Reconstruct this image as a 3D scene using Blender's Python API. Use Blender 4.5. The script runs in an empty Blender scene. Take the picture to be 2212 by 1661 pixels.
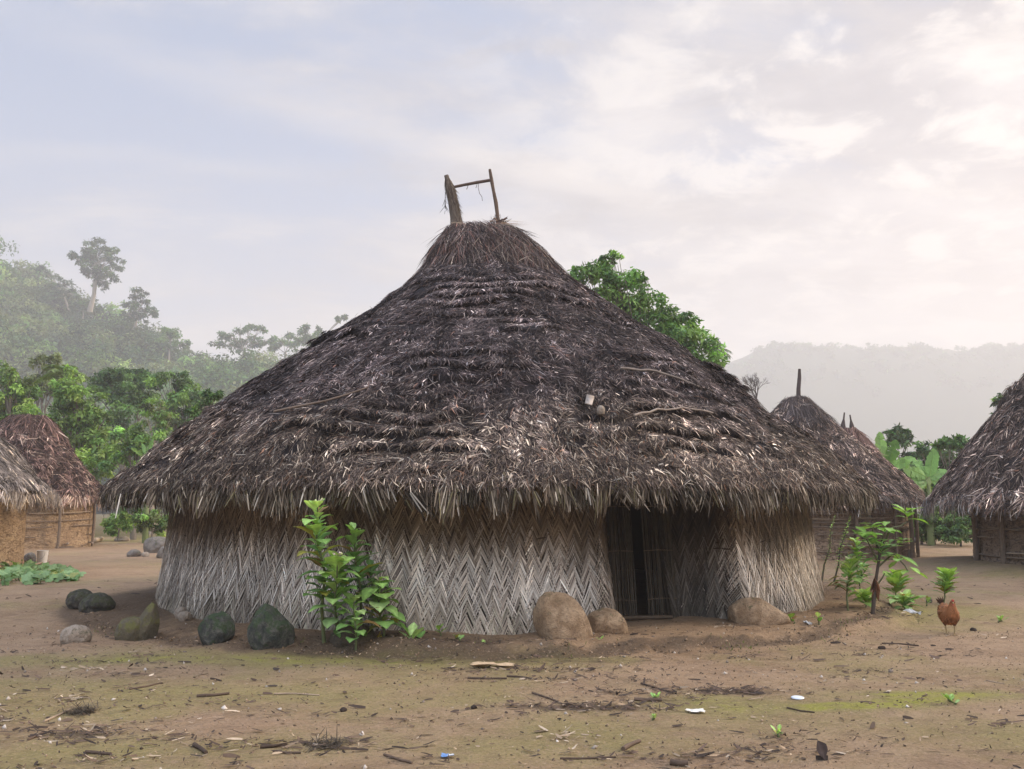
import bpy, bmesh, math, random
import numpy as np
from mathutils import Vector, Matrix

random.seed(7)
RNG = np.random.default_rng(11)
scene = bpy.context.scene
COL = scene.collection
R = math.radians

# ------------------------------------------------------------------ camera
FPX, IW, IH, CAMZ, HORIZON = 1840.0, 2212.0, 1661.0, 1.5, 1095.0
PITCH = math.atan((HORIZON - IH / 2) / FPX)
cam_data = bpy.data.cameras.new("camera")
cam = bpy.data.objects.new("camera", cam_data)
COL.objects.link(cam)
cam.location = (0, 0, CAMZ)
cam.rotation_euler = (R(90) + PITCH, 0, 0)
cam_data.sensor_width = 36.0
cam_data.lens = 36.0 * FPX / IW
cam_data.clip_start = 0.1
cam_data.clip_end = 6000
scene.camera = cam

# ------------------------------------------------------------------ sun, sky, exposure
SUN_AZ, SUN_EL = R(70), R(21)          # azimuth from +Y towards +X
SUN_DIR = Vector((math.sin(SUN_AZ) * math.cos(SUN_EL), math.cos(SUN_AZ) * math.cos(SUN_EL), math.sin(SUN_EL)))
sun_data = bpy.data.lights.new("sun", 'SUN')
sun_data.energy = 3.7
sun_data.angle = R(11)
sun_data.color = (1.0, 0.82, 0.62)
sun = bpy.data.objects.new("sun", sun_data)
COL.objects.link(sun)
sun.rotation_euler = (-SUN_DIR).to_track_quat('-Z', 'Y').to_euler()

scene.view_settings.view_transform = 'Standard'
scene.view_settings.look = 'None'
scene.view_settings.gamma = 1
scene.view_settings.exposure = 0.84
scene.cycles.max_bounces = 6
scene.cycles.diffuse_bounces = 3
scene.cycles.glossy_bounces = 2
scene.cycles.transmission_bounces = 2
scene.cycles.volume_bounces = 1
scene.cycles.use_denoising = True


class NT:
    """small helper for node trees"""
    def __init__(self, tree):
        self.t = tree
        self.n = tree.nodes
        self.l = tree.links
    def node(self, kind, **kw):
        nd = self.n.new(kind)
        for k, v in kw.items():
            if k in nd.bl_rna.properties:
                setattr(nd, k, v)
        return nd
    def put(self, sock, val):
        if hasattr(val, 'is_linked') or isinstance(val, bpy.types.NodeSocket):
            self.l.new(val, sock)
        else:
            if sock.type == 'RGBA' and len(val) == 3:
                val = (*val, 1)
            sock.default_value = val
    def math(self, op, a, b=0.0, c=0.0, clamp=False):
        nd = self.node('ShaderNodeMath', operation=op, use_clamp=clamp)
        self.put(nd.inputs[0], a); self.put(nd.inputs[1], b); self.put(nd.inputs[2], c)
        return nd.outputs[0]
    def mix(self, f, a, b, mode='MIX'):
        nd = self.node('ShaderNodeMix', data_type='RGBA', blend_type=mode)
        self.put(nd.inputs[0], f); self.put(nd.inputs[6], a); self.put(nd.inputs[7], b)
        return nd.outputs[2]
    def noise(self, vec, scale, detail=4, rough=0.55, dist=0.0):
        nd = self.node('ShaderNodeTexNoise')
        if vec is not None: self.l.new(vec, nd.inputs['Vector'])
        nd.inputs['Scale'].default_value = scale
        nd.inputs['Detail'].default_value = detail
        nd.inputs['Roughness'].default_value = rough
        nd.inputs['Distortion'].default_value = dist
        return nd.outputs['Fac']
    def ramp(self, fac, lo, hi, smooth=True):
        nd = self.node('ShaderNodeMapRange', interpolation_type='SMOOTHSTEP' if smooth else 'LINEAR')
        nd.clamp = True if hasattr(nd, 'clamp') else None
        self.put(nd.inputs[0], fac)
        nd.inputs[1].default_value = lo; nd.inputs[2].default_value = hi
        return nd.outputs[0]
    def mapping(self, vec, rot=(0, 0, 0), scale=(1, 1, 1), loc=(0, 0, 0)):
        nd = self.node('ShaderNodeMapping')
        self.l.new(vec, nd.inputs['Vector'])
        nd.inputs['Rotation'].default_value = rot
        nd.inputs['Scale'].default_value = scale
        nd.inputs['Location'].default_value = loc
        return nd.outputs[0]
    def bump(self, h, strength, dist):
        nd = self.node('ShaderNodeBump')
        self.l.new(h, nd.inputs['Height'])
        nd.inputs['Strength'].default_value = strength
        nd.inputs['Distance'].default_value = dist
        return nd.outputs[0]


world = bpy.data.worlds.new("World")
scene.world = world
world.use_nodes = True
w = NT(world.node_tree)
w.n.clear()
skyt = w.node('ShaderNodeTexSky', sky_type='NISHITA')
skyt.sun_disc = False
skyt.sun_elevation = SUN_EL
skyt.sun_rotation = SUN_AZ
skyt.altitude = 400
skyt.air_density = 1.2
skyt.dust_density = 2.0
skyt.ozone_density = 1.0
tc = w.node('ShaderNodeTexCoord')
dvec = tc.outputs['Generated']
sep = w.node('ShaderNodeSeparateXYZ'); w.l.new(dvec, sep.inputs[0])
zc = w.math('MAXIMUM', sep.outputs[2], 0.0)
den = w.math('ADD', zc, 0.16)
px = w.math('DIVIDE', sep.outputs[0], den)
py = w.math('DIVIDE', sep.outputs[1], den)
comb = w.node('ShaderNodeCombineXYZ'); w.l.new(px, comb.inputs[0]); w.l.new(py, comb.inputs[1])
plane = comb.outputs[0]
# glow toward the hidden sun
dotn = w.node('ShaderNodeVectorMath', operation='DOT_PRODUCT')
w.l.new(dvec, dotn.inputs[0]); dotn.inputs[1].default_value = Vector((math.sin(R(40)) * math.cos(R(11)), math.cos(R(40)) * math.cos(R(11)), math.sin(R(11))))
dp = w.math('MAXIMUM', dotn.outputs['Value'], 0.0)
glow_wide = w.math('POWER', dp, 5.0)
glow_tight = w.math('POWER', dp, 24.0)
# cloud layers
streak = w.noise(w.mapping(plane, rot=(0, 0, R(24)), scale=(0.55, 1.5, 1)), 0.9, 7, 0.55, 0.6)
puffs = w.noise(w.mapping(plane, rot=(0, 0, R(10)), scale=(0.9, 1.25, 1), loc=(3.1, 1.7, 0)), 1.9, 9, 0.6, 0.35)
big = w.noise(w.mapping(plane, loc=(1.2, 0.4, 2.0)), 0.35, 3, 0.5)
dens = w.math('ADD', w.math('MULTIPLY', streak, 0.55), w.math('MULTIPLY', puffs, 0.45))
dens = w.math('ADD', dens, w.math('MULTIPLY', w.math('SUBTRACT', big, 0.5), 0.35))
dens = w.math('ADD', dens, w.math('MULTIPLY', w.math('SUBTRACT', glow_wide, 0.25), 0.22))
mask = w.ramp(dens, 0.43, 0.60)
low = w.ramp(zc, 0.40, 0.10)                      # high mist towards the horizon
bluesky = w.mix(1.0, skyt.outputs[0], (0.085, 0.083, 0.084), 'MULTIPLY')
bluesky = w.mix(0.75, bluesky, (0.26, 0.43, 0.78))
cloudc = w.mix(w.ramp(puffs, 0.35, 0.7), (0.38, 0.365, 0.40), (0.86, 0.815, 0.80))
skyc = w.mix(w.math('MULTIPLY', mask, 0.85), bluesky, cloudc)
def sky_dir(x, y):
    u = (x - IW / 2) / FPX; v = (IH / 2 - y) / FPX
    c_, s_ = math.cos(PITCH), math.sin(PITCH)
    return Vector((u, c_ - v * s_, s_ + v * c_)).normalized()
def band(p0, p1, width, amt, base):
    a_, b_ = sky_dir(*p0), sky_dir(*p1)
    nd = w.node('ShaderNodeVectorMath', operation='DOT_PRODUCT'); w.l.new(dvec, nd.inputs[0]); nd.inputs[1].default_value = a_.cross(b_).normalized()
    m1 = w.node('ShaderNodeVectorMath', operation='DOT_PRODUCT'); w.l.new(dvec, m1.inputs[0]); m1.inputs[1].default_value = ((a_ + b_) / 2).normalized()
    wob = w.math('MULTIPLY', w.math('SUBTRACT', puffs, 0.5), 0.10)
    d_ = w.math('ABSOLUTE', w.math('ADD', nd.outputs['Value'], wob))
    k_ = w.math('MULTIPLY', w.ramp(d_, width, 0.0), w.ramp(m1.outputs['Value'], a_.dot(((a_ + b_) / 2).normalized()) - 0.03, 1.0))
    k_ = w.math('MULTIPLY', k_, w.math('MULTIPLY', w.ramp(streak, 0.25, 0.7), amt))
    return w.mix(k_, base, (0.86, 0.80, 0.76))
skyc = band((620, 235), (1480, 450), 0.030, 1.0, skyc)
skyc = band((40, 40), (620, 190), 0.035, 0.7, skyc)
skyc = band((30, 330), (560, 350), 0.022, 0.6, skyc)
fine = w.noise(w.mapping(plane, rot=(0, 0, R(-15)), loc=(7, 2, 0)), 5.5, 8, 0.6, 0.3)
fm = w.math('MULTIPLY', w.ramp(fine, 0.46, 0.62), w.ramp(sep.outputs[0], -0.2, 0.3))
skyc = w.mix(w.math('MULTIPLY', fm, 0.85), skyc, (0.98, 0.94, 0.915))
dk_ = w.noise(w.mapping(plane, rot=(0, 0, R(20)), loc=(2, 5, 0), scale=(0.8, 1.6, 1)), 2.6, 7, 0.6, 0.4)
skyc = w.mix(w.math('MULTIPLY', w.math('MULTIPLY', w.ramp(dk_, 0.50, 0.70), w.ramp(sep.outputs[0], -0.45, 0.1)), 0.7), skyc, (0.33, 0.325, 0.365))
skyc = w.mix(w.math('MULTIPLY', low, 0.55), skyc, (0.50, 0.46, 0.455))
g1 = w.mix(glow_wide, (0, 0, 0), (0.08, 0.066, 0.054))
g2 = w.mix(glow_tight, (0, 0, 0), (0.20, 0.15, 0.105))
skyc = w.mix(1.0, skyc, g1, 'ADD')
skyc = w.mix(1.0, skyc, g2, 'ADD')
# fill light added to the unseen sky overhead and behind, warm-tinted behind
bright = w.math('ADD', 0.50, w.math('MULTIPLY', w.math('MULTIPLY', w.ramp(sep.outputs[1], 0.25, -0.55), w.ramp(zc, 0.08, 0.5)), 2.5))
bright = w.math('ADD', bright, w.math('MULTIPLY', w.ramp(zc, 0.55, 0.9), 1.2))
cb3 = w.node('ShaderNodeCombineColor')
back = w.ramp(sep.outputs[1], 0.35, -0.5)
for k, (f_, b_) in enumerate(((1.0, 1.16), (0.985, 1.0), (0.96, 0.80))):
    w.l.new(w.math('MULTIPLY', bright, w.math('ADD', f_, w.math('MULTIPLY', back, b_ - f_))), cb3.inputs[k])
skyc = w.mix(1.0, skyc, cb3.outputs[0], 'MULTIPLY')
bg = w.node('ShaderNodeBackground'); w.l.new(skyc, bg.inputs[0]); bg.inputs[1].default_value = 1.0
wo = w.node('ShaderNodeOutputWorld'); w.l.new(bg.outputs[0], wo.inputs[0])


# ------------------------------------------------------------------ placing helpers
def ray(x, y):
    u = (x - IW / 2) / FPX; v = (IH / 2 - y) / FPX
    c, s = math.cos(PITCH), math.sin(PITCH)
    return Vector((u, c - v * s, s + v * c))

def G(x, y, z=0.0):
    """world point at height z seen at photo position x, y"""
    d = ray(x, y); t = (z - CAMZ) / d.z
    return Vector((d.x * t, d.y * t, z))

def AT(x, y, Y):
    d = ray(x, y); t = Y / d.y
    return Vector((d.x * t, Y, CAMZ + d.z * t))

def px2m(npx, Y):
    return npx * Y / FPX

# ------------------------------------------------------------------ numpy noise
def _hash(ix, iy, iz, seed):
    h = (ix * 374761393 + iy * 668265263 + iz * 2147483647 + seed * 1274126177) & 0xffffffff
    h = ((h ^ (h >> 13)) * 1274126177) & 0xffffffff
    h = h ^ (h >> 16)
    return (h & 0xffff) / 65535.0

def vnoise(p, seed=0):
    p = np.asarray(p, float)
    i = np.floor(p).astype(np.int64); f = p - i; f = f * f * (3 - 2 * f)
    out = 0
    for dx in (0, 1):
        for dy in (0, 1):
            for dz in (0, 1):
                wgt = (f[..., 0] if dx else 1 - f[..., 0]) * (f[..., 1] if dy else 1 - f[..., 1]) * (f[..., 2] if dz else 1 - f[..., 2])
                out = out + wgt * _hash(i[..., 0] + dx, i[..., 1] + dy, i[..., 2] + dz, seed)
    return out * 2 - 1

def fbm(p, octv=4, seed=0):
    p = np.asarray(p, float); a, s, out = 1.0, 0.0, 0
    for k in range(octv):
        out = out + a * vnoise(p * 2 ** k + 17.3 * k, seed + k); s += a; a *= 0.5
    return out / s

def sstep(a, b, x):
    t = np.clip((np.asarray(x, float) - a) / (b - a), 0, 1)
    return t * t * (3 - 2 * t)

def unit(v):
    return v / np.maximum(np.linalg.norm(v, axis=-1, keepdims=True), 1e-9)

# ------------------------------------------------------------------ mesh bag
class Bag:
    """collects geometry that becomes ONE mesh object"""
    def __init__(self):
        self.V, self.F, self.C, self.n = [], [], [], 0
    def add(self, V, F, col):
        V = np.asarray(V, float).reshape(-1, 3)
        F = np.asarray(F, np.int64)
        col = np.broadcast_to(np.asarray(col, float), (len(V), 3))
        self.V.append(V); self.C.append(col); self.F.append(F + self.n); self.n += len(V)
    def strips(self, P, D, N, L, W, col, K=3, bend=None, tip=0.15, base=0.7, fold=0.0):
        P = np.asarray(P, float); n = len(P)
        if n == 0: return
        L = np.broadcast_to(L, (n,)); W = np.broadcast_to(W, (n,))
        side = unit(np.cross(D, N))
        t = np.linspace(0, 1, K + 1)
        ctr = P[:, None] + D[:, None] * (L[:, None] * t)[..., None]
        if bend is not None:
            ctr = ctr + bend[:, None] * (t ** 2)[None, :, None]
        prof = np.interp(t, [0, 0.35, 0.75, 1], [base, 1, 0.85, tip])
        hw = (W[:, None] * prof[None]) * 0.5
        V = np.stack([ctr - side[:, None] * hw[..., None], ctr + side[:, None] * hw[..., None]], 2)
        idx = np.arange(n * (K + 1) * 2).reshape(n, K + 1, 2)
        F = np.stack([idx[:, :-1, 0], idx[:, :-1, 1], idx[:, 1:, 1], idx[:, 1:, 0]], -1).reshape(-1, 4)
        col = np.broadcast_to(np.asarray(col, float), (n, 3))
        self.add(V, F, np.repeat(col, (K + 1) * 2, 0))
    def leaves(self, P, D, N, L, W, col):
        """rhombic leaf faces"""
        n = len(P)
        L = np.broadcast_to(L, (n,))[:, None]; W = np.broadcast_to(W, (n,))[:, None]
        side = unit(np.cross(D, N))
        V = np.stack([P, P + D * L * 0.45 + side * W * 0.5, P + D * L - N * L * 0.15, P + D * L * 0.45 - side * W * 0.5], 1)
        F = np.arange(n * 4).reshape(n, 4)
        self.add(V, F, np.repeat(np.broadcast_to(col, (n, 3)), 4, 0))
    def tube(self, pts, rad, n=8, col=(0.1, 0.08, 0.06), cap=True, flat=None, up=None, jit=0.0):
        pts = np.asarray([tuple(p) for p in pts], float); m = len(pts)
        rad = np.broadcast_to(np.asarray(rad, float), (m,))
        tang = unit(np.gradient(pts, axis=0))
        ref = np.array([0.0, 0, 1.0]) if up is None else np.asarray(up, float)
        if up is None and abs(tang[:, 2]).mean() > 0.8: ref = np.array([0.0, 1.0, 0])
        a = unit(np.cross(tang, ref)); b = np.cross(a, tang)
        th = np.linspace(0, 2 * math.pi, n, endpoint=False)
        ra = rad[:, None] * (1 + (jit * RNG.uniform(-1, 1, (m, n)) if jit else 0))
        fb = 1.0 if flat is None else np.broadcast_to(np.asarray(flat, float), (m,))[:, None, None]
        V = pts[:, None] + a[:, None] * (ra * np.cos(th))[..., None] + b[:, None] * (ra * np.sin(th))[..., None] * fb
        i = np.arange(m * n).reshape(m, n)
        F = np.stack([i[:-1], np.roll(i[:-1], -1, 1), np.roll(i[1:], -1, 1), i[1:]], -1).reshape(-1, 4)
        self.add(V, F, col)
        if cap:
            for k in (0, m - 1):
                o = self.n
                ring = V[k]; c = ring.mean(0)
                self.add(np.vstack([ring, c]), np.array([[j, (j + 1) % n, n] for j in range(n)]), col if np.ndim(col) == 1 else np.asarray(col)[0])
    def grid(self, P, col, closed=False):
        a, b = P.shape[:2]
        i = np.arange(a * b).reshape(a, b)
        if closed:
            F = np.stack([i[:-1], np.roll(i[:-1], -1, 1), np.roll(i[1:], -1, 1), i[1:]], -1).reshape(-1, 4)
        else:
            F = np.stack([i[:-1, :-1], i[:-1, 1:], i[1:, 1:], i[1:, :-1]], -1).reshape(-1, 4)
        c = np.asarray(col, float)
        self.add(P.reshape(-1, 3), F, c if c.ndim == 1 else c.reshape(-1, 3))
    def build(self, name, mat, parent=None, smooth=False, origin=None):
        me = bpy.data.meshes.new(name)
        V = np.concatenate(self.V); C = np.concatenate(self.C)
        if origin is not None: V = V - np.asarray(origin, float)
        me.vertices.add(len(V)); me.vertices.foreach_set('co', V.astype(np.float32).ravel())
        sizes = np.concatenate([np.full(len(f), f.shape[1]) for f in self.F])
        loops = np.concatenate([f.ravel() for f in self.F])
        me.loops.add(len(loops)); me.loops.foreach_set('vertex_index', loops.astype(np.int32))
        me.polygons.add(len(sizes))
        st = np.concatenate([[0], np.cumsum(sizes)[:-1]])
        me.polygons.foreach_set('loop_start', st.astype(np.int32))
        me.polygons.foreach_set('loop_total', sizes.astype(np.int32))
        if smooth: me.polygons.foreach_set('use_smooth', np.ones(len(sizes), bool))
        me.update(calc_edges=True)
        at = me.attributes.new('tint', 'FLOAT_COLOR', 'POINT')
        at.data.foreach_set('color', np.hstack([C, np.ones((len(C), 1))]).astype(np.float32).ravel())
        me.materials.append(mat)
        o = bpy.data.objects.new(name, me)
        COL.objects.link(o)
        if origin is not None: o.location = tuple(origin)
        if parent is not None:
            o.parent = parent
            if origin is None: o.matrix_parent_inverse = parent.matrix_basis.inverted()
            else: o.location = Vector(origin) - parent.location
        return o

def tag(o, label, cat, group=None, kind=None):
    if label: o['label'] = label
    if cat: o['category'] = cat
    if group: o['group'] = group
    if kind: o['kind'] = kind
    return o

def thing(name, label, cat, loc=(0, 0, 0), group=None):
    o = bpy.data.objects.new(name, None)
    COL.objects.link(o)
    o.location = loc
    o.empty_display_size = 0.2
    return tag(o, label, cat, group)

# ------------------------------------------------------------------ materials
def base_mat(name):
    m = bpy.data.materials.new(name); m.use_nodes = True
    t = NT(m.node_tree); t.n.clear()
    out = t.node('ShaderNodeOutputMaterial')
    p = t.node('ShaderNodeBsdfPrincipled')
    t.l.new(p.outputs[0], out.inputs[0])
    return m, t, p, out

def tint_mat(name, rough=0.8, spec=0.3, nscale=20, namt=0.35, bump=0.0, bscale=60, transl=0.0, stretch=None):
    m, t, p, out = base_mat(name)
    at = t.node('ShaderNodeAttribute', attribute_name='tint')
    geo = t.node('ShaderNodeNewGeometry')
    vec = geo.outputs['Position']
    if stretch: vec = t.mapping(vec, scale=stretch)
    nz = t.noise(vec, nscale, 5, 0.6)
    mul = t.math('ADD', t.math('MULTIPLY', nz, 2 * namt), 1 - namt)
    cc = t.node('ShaderNodeCombineColor')
    for k in range(3): t.l.new(mul, cc.inputs[k])
    c = t.mix(1.0, at.outputs['Color'], cc.outputs[0], 'MULTIPLY')
    t.put(p.inputs['Base Color'], c)
    p.inputs['Roughness'].default_value = rough
    p.inputs['Specular IOR Level'].default_value = spec
    if bump:
        t.put(p.inputs['Normal'], t.bump(t.noise(vec, bscale, 6, 0.65), 1.0, bump))
    if transl:
        tr = t.node('ShaderNodeBsdfTranslucent')
        t.put(tr.inputs[0], t.mix(1.0, c, (1.25, 1.35, 0.6), 'MULTIPLY'))
        mx = t.node('ShaderNodeMixShader'); mx.inputs[0].default_value = transl
        t.l.new(p.outputs[0], mx.inputs[1]); t.l.new(tr.outputs[0], mx.inputs[2])
        t.l.new(mx.outputs[0], out.inputs[0])
    return m

M_THATCH = tint_mat('thatch', 0.85, 0.12, 9, 0.35, 0.0)
M_WEAVE = tint_mat('palm_weave', 0.75, 0.25, 30, 0.3, 0.0)
M_WOOD = tint_mat('weathered_wood', 0.85, 0.2, 14, 0.5, 0.006, 70)
M_LEAF = tint_mat('broad_leaf', 0.55, 0.35, 26, 0.45, 0.004, 45, transl=0.3)
M_CROWN = tint_mat('tree_foliage', 0.6, 0.3, 0.5, 0.3, 0.0, transl=0.3)
M_STEM = tint_mat('plant_stem', 0.7, 0.3, 30, 0.3)
M_LITTER = tint_mat('litter', 0.9, 0.15, 40, 0.4)
M_FEATHER = tint_mat('feathers', 0.7, 0.25, 60, 0.45, 0.004, 120)
M_PLASTIC = tint_mat('plastic', 0.4, 0.5, 12, 0.12)

def stone_mat(name, base, second, moss, moss_amt, scale=3.0, stain=(0.1, 0.08, 0.06)):
    m, t, p, out = base_mat(name)
    tcn = t.node('ShaderNodeTexCoord'); v = tcn.outputs['Object']
    scale *= 2.6
    n1 = t.noise(v, scale, 7, 0.65, 0.4); n2 = t.noise(v, scale * 7, 6, 0.7); n3 = t.noise(v, scale * 1.5, 6, 0.68, 0.3)
    c = t.mix(t.ramp(n1, 0.35, 0.65), base, second)
    c = t.mix(t.math('MULTIPLY', t.ramp(n2, 0.46, 0.70), 0.7), c, stain)
    c = t.mix(t.math('MULTIPLY', t.ramp(t.noise(v, scale * 22, 4, 0.7), 0.55, 0.7), 0.45), c, tuple(min(1, x * 1.7) for x in base))
    geo = t.node('ShaderNodeNewGeometry')
    s = t.node('ShaderNodeSeparateXYZ'); t.l.new(geo.outputs['Normal'], s.inputs[0])
    mk = t.ramp(t.math('ADD', n3, t.math('MULTIPLY', s.outputs[2], 0.12)), 0.62 - moss_amt * 0.3, 0.75 - moss_amt * 0.3)
    c = t.mix(t.math('MULTIPLY', mk, 0.85), c, t.mix(n2, moss, tuple(x * 0.55 for x in moss)))
    # soil splashed on the foot
    so = t.node('ShaderNodeSeparateXYZ'); t.l.new(v, so.inputs[0])
    t.put(p.inputs['Base Color'], c)
    p.inputs['Roughness'].default_value = 0.72
    p.inputs['Specular IOR Level'].default_value = 0.35
    h = t.math('ADD', t.math('MULTIPLY', n2, 0.7), n1)
    h = t.math('ADD', h, t.math('MULTIPLY', t.noise(v, scale * 30, 4, 0.7), 0.2))
    t.put(p.inputs['Normal'], t.bump(h, 1.0, 0.045))
    return m

M_ST_BROWN = stone_mat('tan_stone', (0.27, 0.175, 0.10), (0.48, 0.34, 0.215), (0.12, 0.11, 0.05), 0.0, 2.5, (0.16, 0.11, 0.075))
M_ST_PALE = stone_mat('pale_stone', (0.38, 0.32, 0.26), (0.30, 0.23, 0.17), (0.13, 0.12, 0.06), 0.05, 3, (0.18, 0.14, 0.10))
M_ST_DARK = stone_mat('dark_stone', (0.030, 0.028, 0.023), (0.115, 0.10, 0.078), (0.065, 0.072, 0.026), 0.40, 3, (0.02, 0.02, 0.018))
M_ST_GREEN = stone_mat('green_stone', (0.028, 0.032, 0.028), (0.13, 0.122, 0.10), (0.050, 0.085, 0.032), 0.45, 3.2, (0.018, 0.022, 0.02))
M_ST_MOSS = stone_mat('mossy_stone', (0.10, 0.085, 0.055), (0.15, 0.125, 0.08), (0.16, 0.155, 0.04), 0.42, 2.6, (0.06, 0.05, 0.03))
M_ST_SOIL = stone_mat('soiled_stone', (0.12, 0.09, 0.06), (0.08, 0.062, 0.042), (0.07, 0.075, 0.035), 0.2, 2.6, (0.045, 0.034, 0.025))
M_ST_GREY = stone_mat('grey_stone', (0.22, 0.19, 0.16), (0.13, 0.11, 0.095), (0.10, 0.10, 0.05), 0.1, 2.2, (0.07, 0.06, 0.05))

def ground_mat():
    m, t, p, out = base_mat('packed_earth')
    geo = t.node('ShaderNodeNewGeometry'); v = geo.outputs['Position']
    at = t.node('ShaderNodeAttribute', attribute_name='tint')   # r moss, g dark soil, b trodden pale earth
    sc = t.node('ShaderNodeSeparateColor'); t.l.new(at.outputs['Color'], sc.inputs[0])
    n1 = t.noise(v, 0.7, 6, 0.6, 0.3); n2 = t.noise(v, 5.0, 7, 0.65, 0.2); n3 = t.noise(v, 38, 6, 0.7)
    nst = t.noise(t.mapping(v, rot=(0, 0, R(8)), scale=(0.45, 1.3, 1)), 9.0, 6, 0.65, 0.5)
    nm = t.noise(t.mapping(v, loc=(5, 2, 1)), 1.3, 7, 0.65, 0.3)
    c = t.mix(t.ramp(n1, 0.35, 0.65), (0.235, 0.150, 0.085), (0.33, 0.225, 0.135))
    c = t.mix(t.math('MULTIPLY', t.ramp(n2, 0.35, 0.7), 0.55), c, (0.375, 0.262, 0.17))
    c = t.mix(t.math('MULTIPLY', sc.outputs[2], 0.6), c, (0.385, 0.262, 0.175))
    # thin algae
    mm = t.math('ADD', sc.outputs[0], t.math('MULTIPLY', t.math('SUBTRACT', nm, 0.5), 1.3))
    mm = t.math('ADD', mm, t.math('MULTIPLY', t.math('SUBTRACT', n3, 0.5), 0.7))
    c = t.mix(t.math('MULTIPLY', t.ramp(mm, 0.12, 0.85), 0.8), c, t.mix(n2, (0.18, 0.155, 0.055), (0.31, 0.265, 0.10)))
    mv = t.ramp(t.math('ADD', sc.outputs[0], t.math('MULTIPLY', t.math('SUBTRACT', n2, 0.5), 1.2)), 0.75, 1.25)
    c = t.mix(t.math('MULTIPLY', mv, t.ramp(n2, 0.3, 0.6)), c, (0.27, 0.26, 0.05))
    c = t.mix(t.math('MULTIPLY', t.ramp(t.noise(t.mapping(v, loc=(9, 3, 0), scale=(0.7, 1.3, 1)), 2.6, 7, 0.68, 0.6), 0.5, 0.72), 0.55), c, (0.165, 0.105, 0.07))
    # dark rotted soil and crumbs
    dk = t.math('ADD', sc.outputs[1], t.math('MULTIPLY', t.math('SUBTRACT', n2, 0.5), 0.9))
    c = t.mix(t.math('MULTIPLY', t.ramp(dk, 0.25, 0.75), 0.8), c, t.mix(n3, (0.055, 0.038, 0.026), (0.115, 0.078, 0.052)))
    c = t.mix(t.math('MULTIPLY', t.ramp(n3, 0.54, 0.70), 0.6), c, (0.11, 0.075, 0.048))
    c = t.mix(t.math('MULTIPLY', t.ramp(n3, 0.46, 0.34), 0.35), c, (0.50, 0.37, 0.26))
    c = t.mix(t.math('MULTIPLY', t.ramp(t.noise(t.mapping(v, scale=(0.6, 1.5, 1)), 26, 5, 0.75), 0.58, 0.68), 0.65), c, (0.11, 0.075, 0.05))
    c = t.mix(t.math('MULTIPLY', t.ramp(nst, 0.60, 0.74), 0.6), c, (0.10, 0.068, 0.045))
    c = t.mix(t.math('MULTIPLY', t.ramp(t.noise(v, 90, 3, 0.6), 0.68, 0.76), 0.6), c, (0.46, 0.37, 0.29))
    t.put(p.inputs['Base Color'], c)
    p.inputs['Roughness'].default_value = 0.9
    p.inputs['Specular IOR Level'].default_value = 0.2
    h = t.math('ADD', t.math('MULTIPLY', n2, 1.0), t.math('MULTIPLY', n3, 0.45))
    h = t.math('ADD', h, t.math('MULTIPLY', nst, 0.5))
    t.put(p.inputs['Normal'], t.bump(h, 1.0, 0.075))
    return m
M_GROUND = ground_mat()

def mud_mat(name, c1, c2, crack):
    m, t, p, out = base_mat(name)
    geo = t.node('ShaderNodeNewGeometry'); v = geo.outputs['Position']
    n1 = t.noise(v, 2.2, 6, 0.6, 0.3); n2 = t.noise(v, 16, 6, 0.7)
    vo = t.node('ShaderNodeTexVoronoi', feature='DISTANCE_TO_EDGE'); vo.inputs['Scale'].default_value = 7.0
    t.l.new(t.mapping(v, scale=(1, 1, 1.7)), vo.inputs['Vector'])
    ck = t.ramp(t.math('ADD', vo.outputs['Distance'], t.math('MULTIPLY', t.math('SUBTRACT', n2, 0.5), 0.16)), 0.06, 0.0)
    c = t.mix(t.ramp(n1, 0.35, 0.65), c1, c2)
    c = t.mix(t.math('MULTIPLY', t.ramp(n2, 0.5, 0.7), 0.4), c, crack)
    n3 = t.noise(t.mapping(v, scale=(1, 1, 2.4)), 5.0, 8, 0.75, 1.2)
    n4 = t.noise(t.mapping(v, scale=(2.2, 2.2, 0.7)), 6.0, 7, 0.72, 0.8)
    c = t.mix(t.math('MULTIPLY', t.ramp(n3, 0.48, 0.60), 0.75), c, crack)
    c = t.mix(t.math('MULTIPLY', t.ramp(n4, 0.54, 0.66), 0.8), c, tuple(x * 0.55 for x in crack))
    c = t.mix(t.math('MULTIPLY', t.ramp(n3, 0.42, 0.32), 0.5), c, tuple(x * 1.35 for x in c2))
    c = t.mix(t.math('MULTIPLY', ck, 0.15), c, crack)
    t.put(p.inputs['Base Color'], c)
    p.inputs['Roughness'].default_value = 0.95
    p.inputs['Specular IOR Level'].default_value = 0.1
    h = t.math('SUBTRACT', t.math('ADD', t.math('MULTIPLY', n3, -1.4), t.math('MULTIPLY', n2, 0.6)), t.math('MULTIPLY', ck, 0.12))
    t.put(p.inputs['Normal'], t.bump(h, 1.0, 0.06))
    return m
M_MUD_ORANGE = mud_mat('orange_daub', (0.36, 0.245, 0.15), (0.46, 0.325, 0.20), (0.16, 0.105, 0.068))
M_MUD_BROWN = mud_mat('brown_daub', (0.30, 0.215, 0.15), (0.39, 0.285, 0.205), (0.09, 0.062, 0.045))

def plain_mat(name, col, rough=0.9, nscale=0.15):
    m, t, p, out = base_mat(name)
    geo = t.node('ShaderNodeNewGeometry'); v = geo.outputs['Position']
    n1 = t.noise(v, nscale, 5, 0.6)
    t.put(p.inputs['Base Color'], t.mix(n1, tuple(c * 0.6 for c in col), tuple(c * 1.4 for c in col)))
    p.inputs['Roughness'].default_value = rough
    p.inputs['Specular IOR Level'].default_value = 0.1
    return m
M_HILL = plain_mat('forest_floor', (0.05, 0.06, 0.03))

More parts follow.
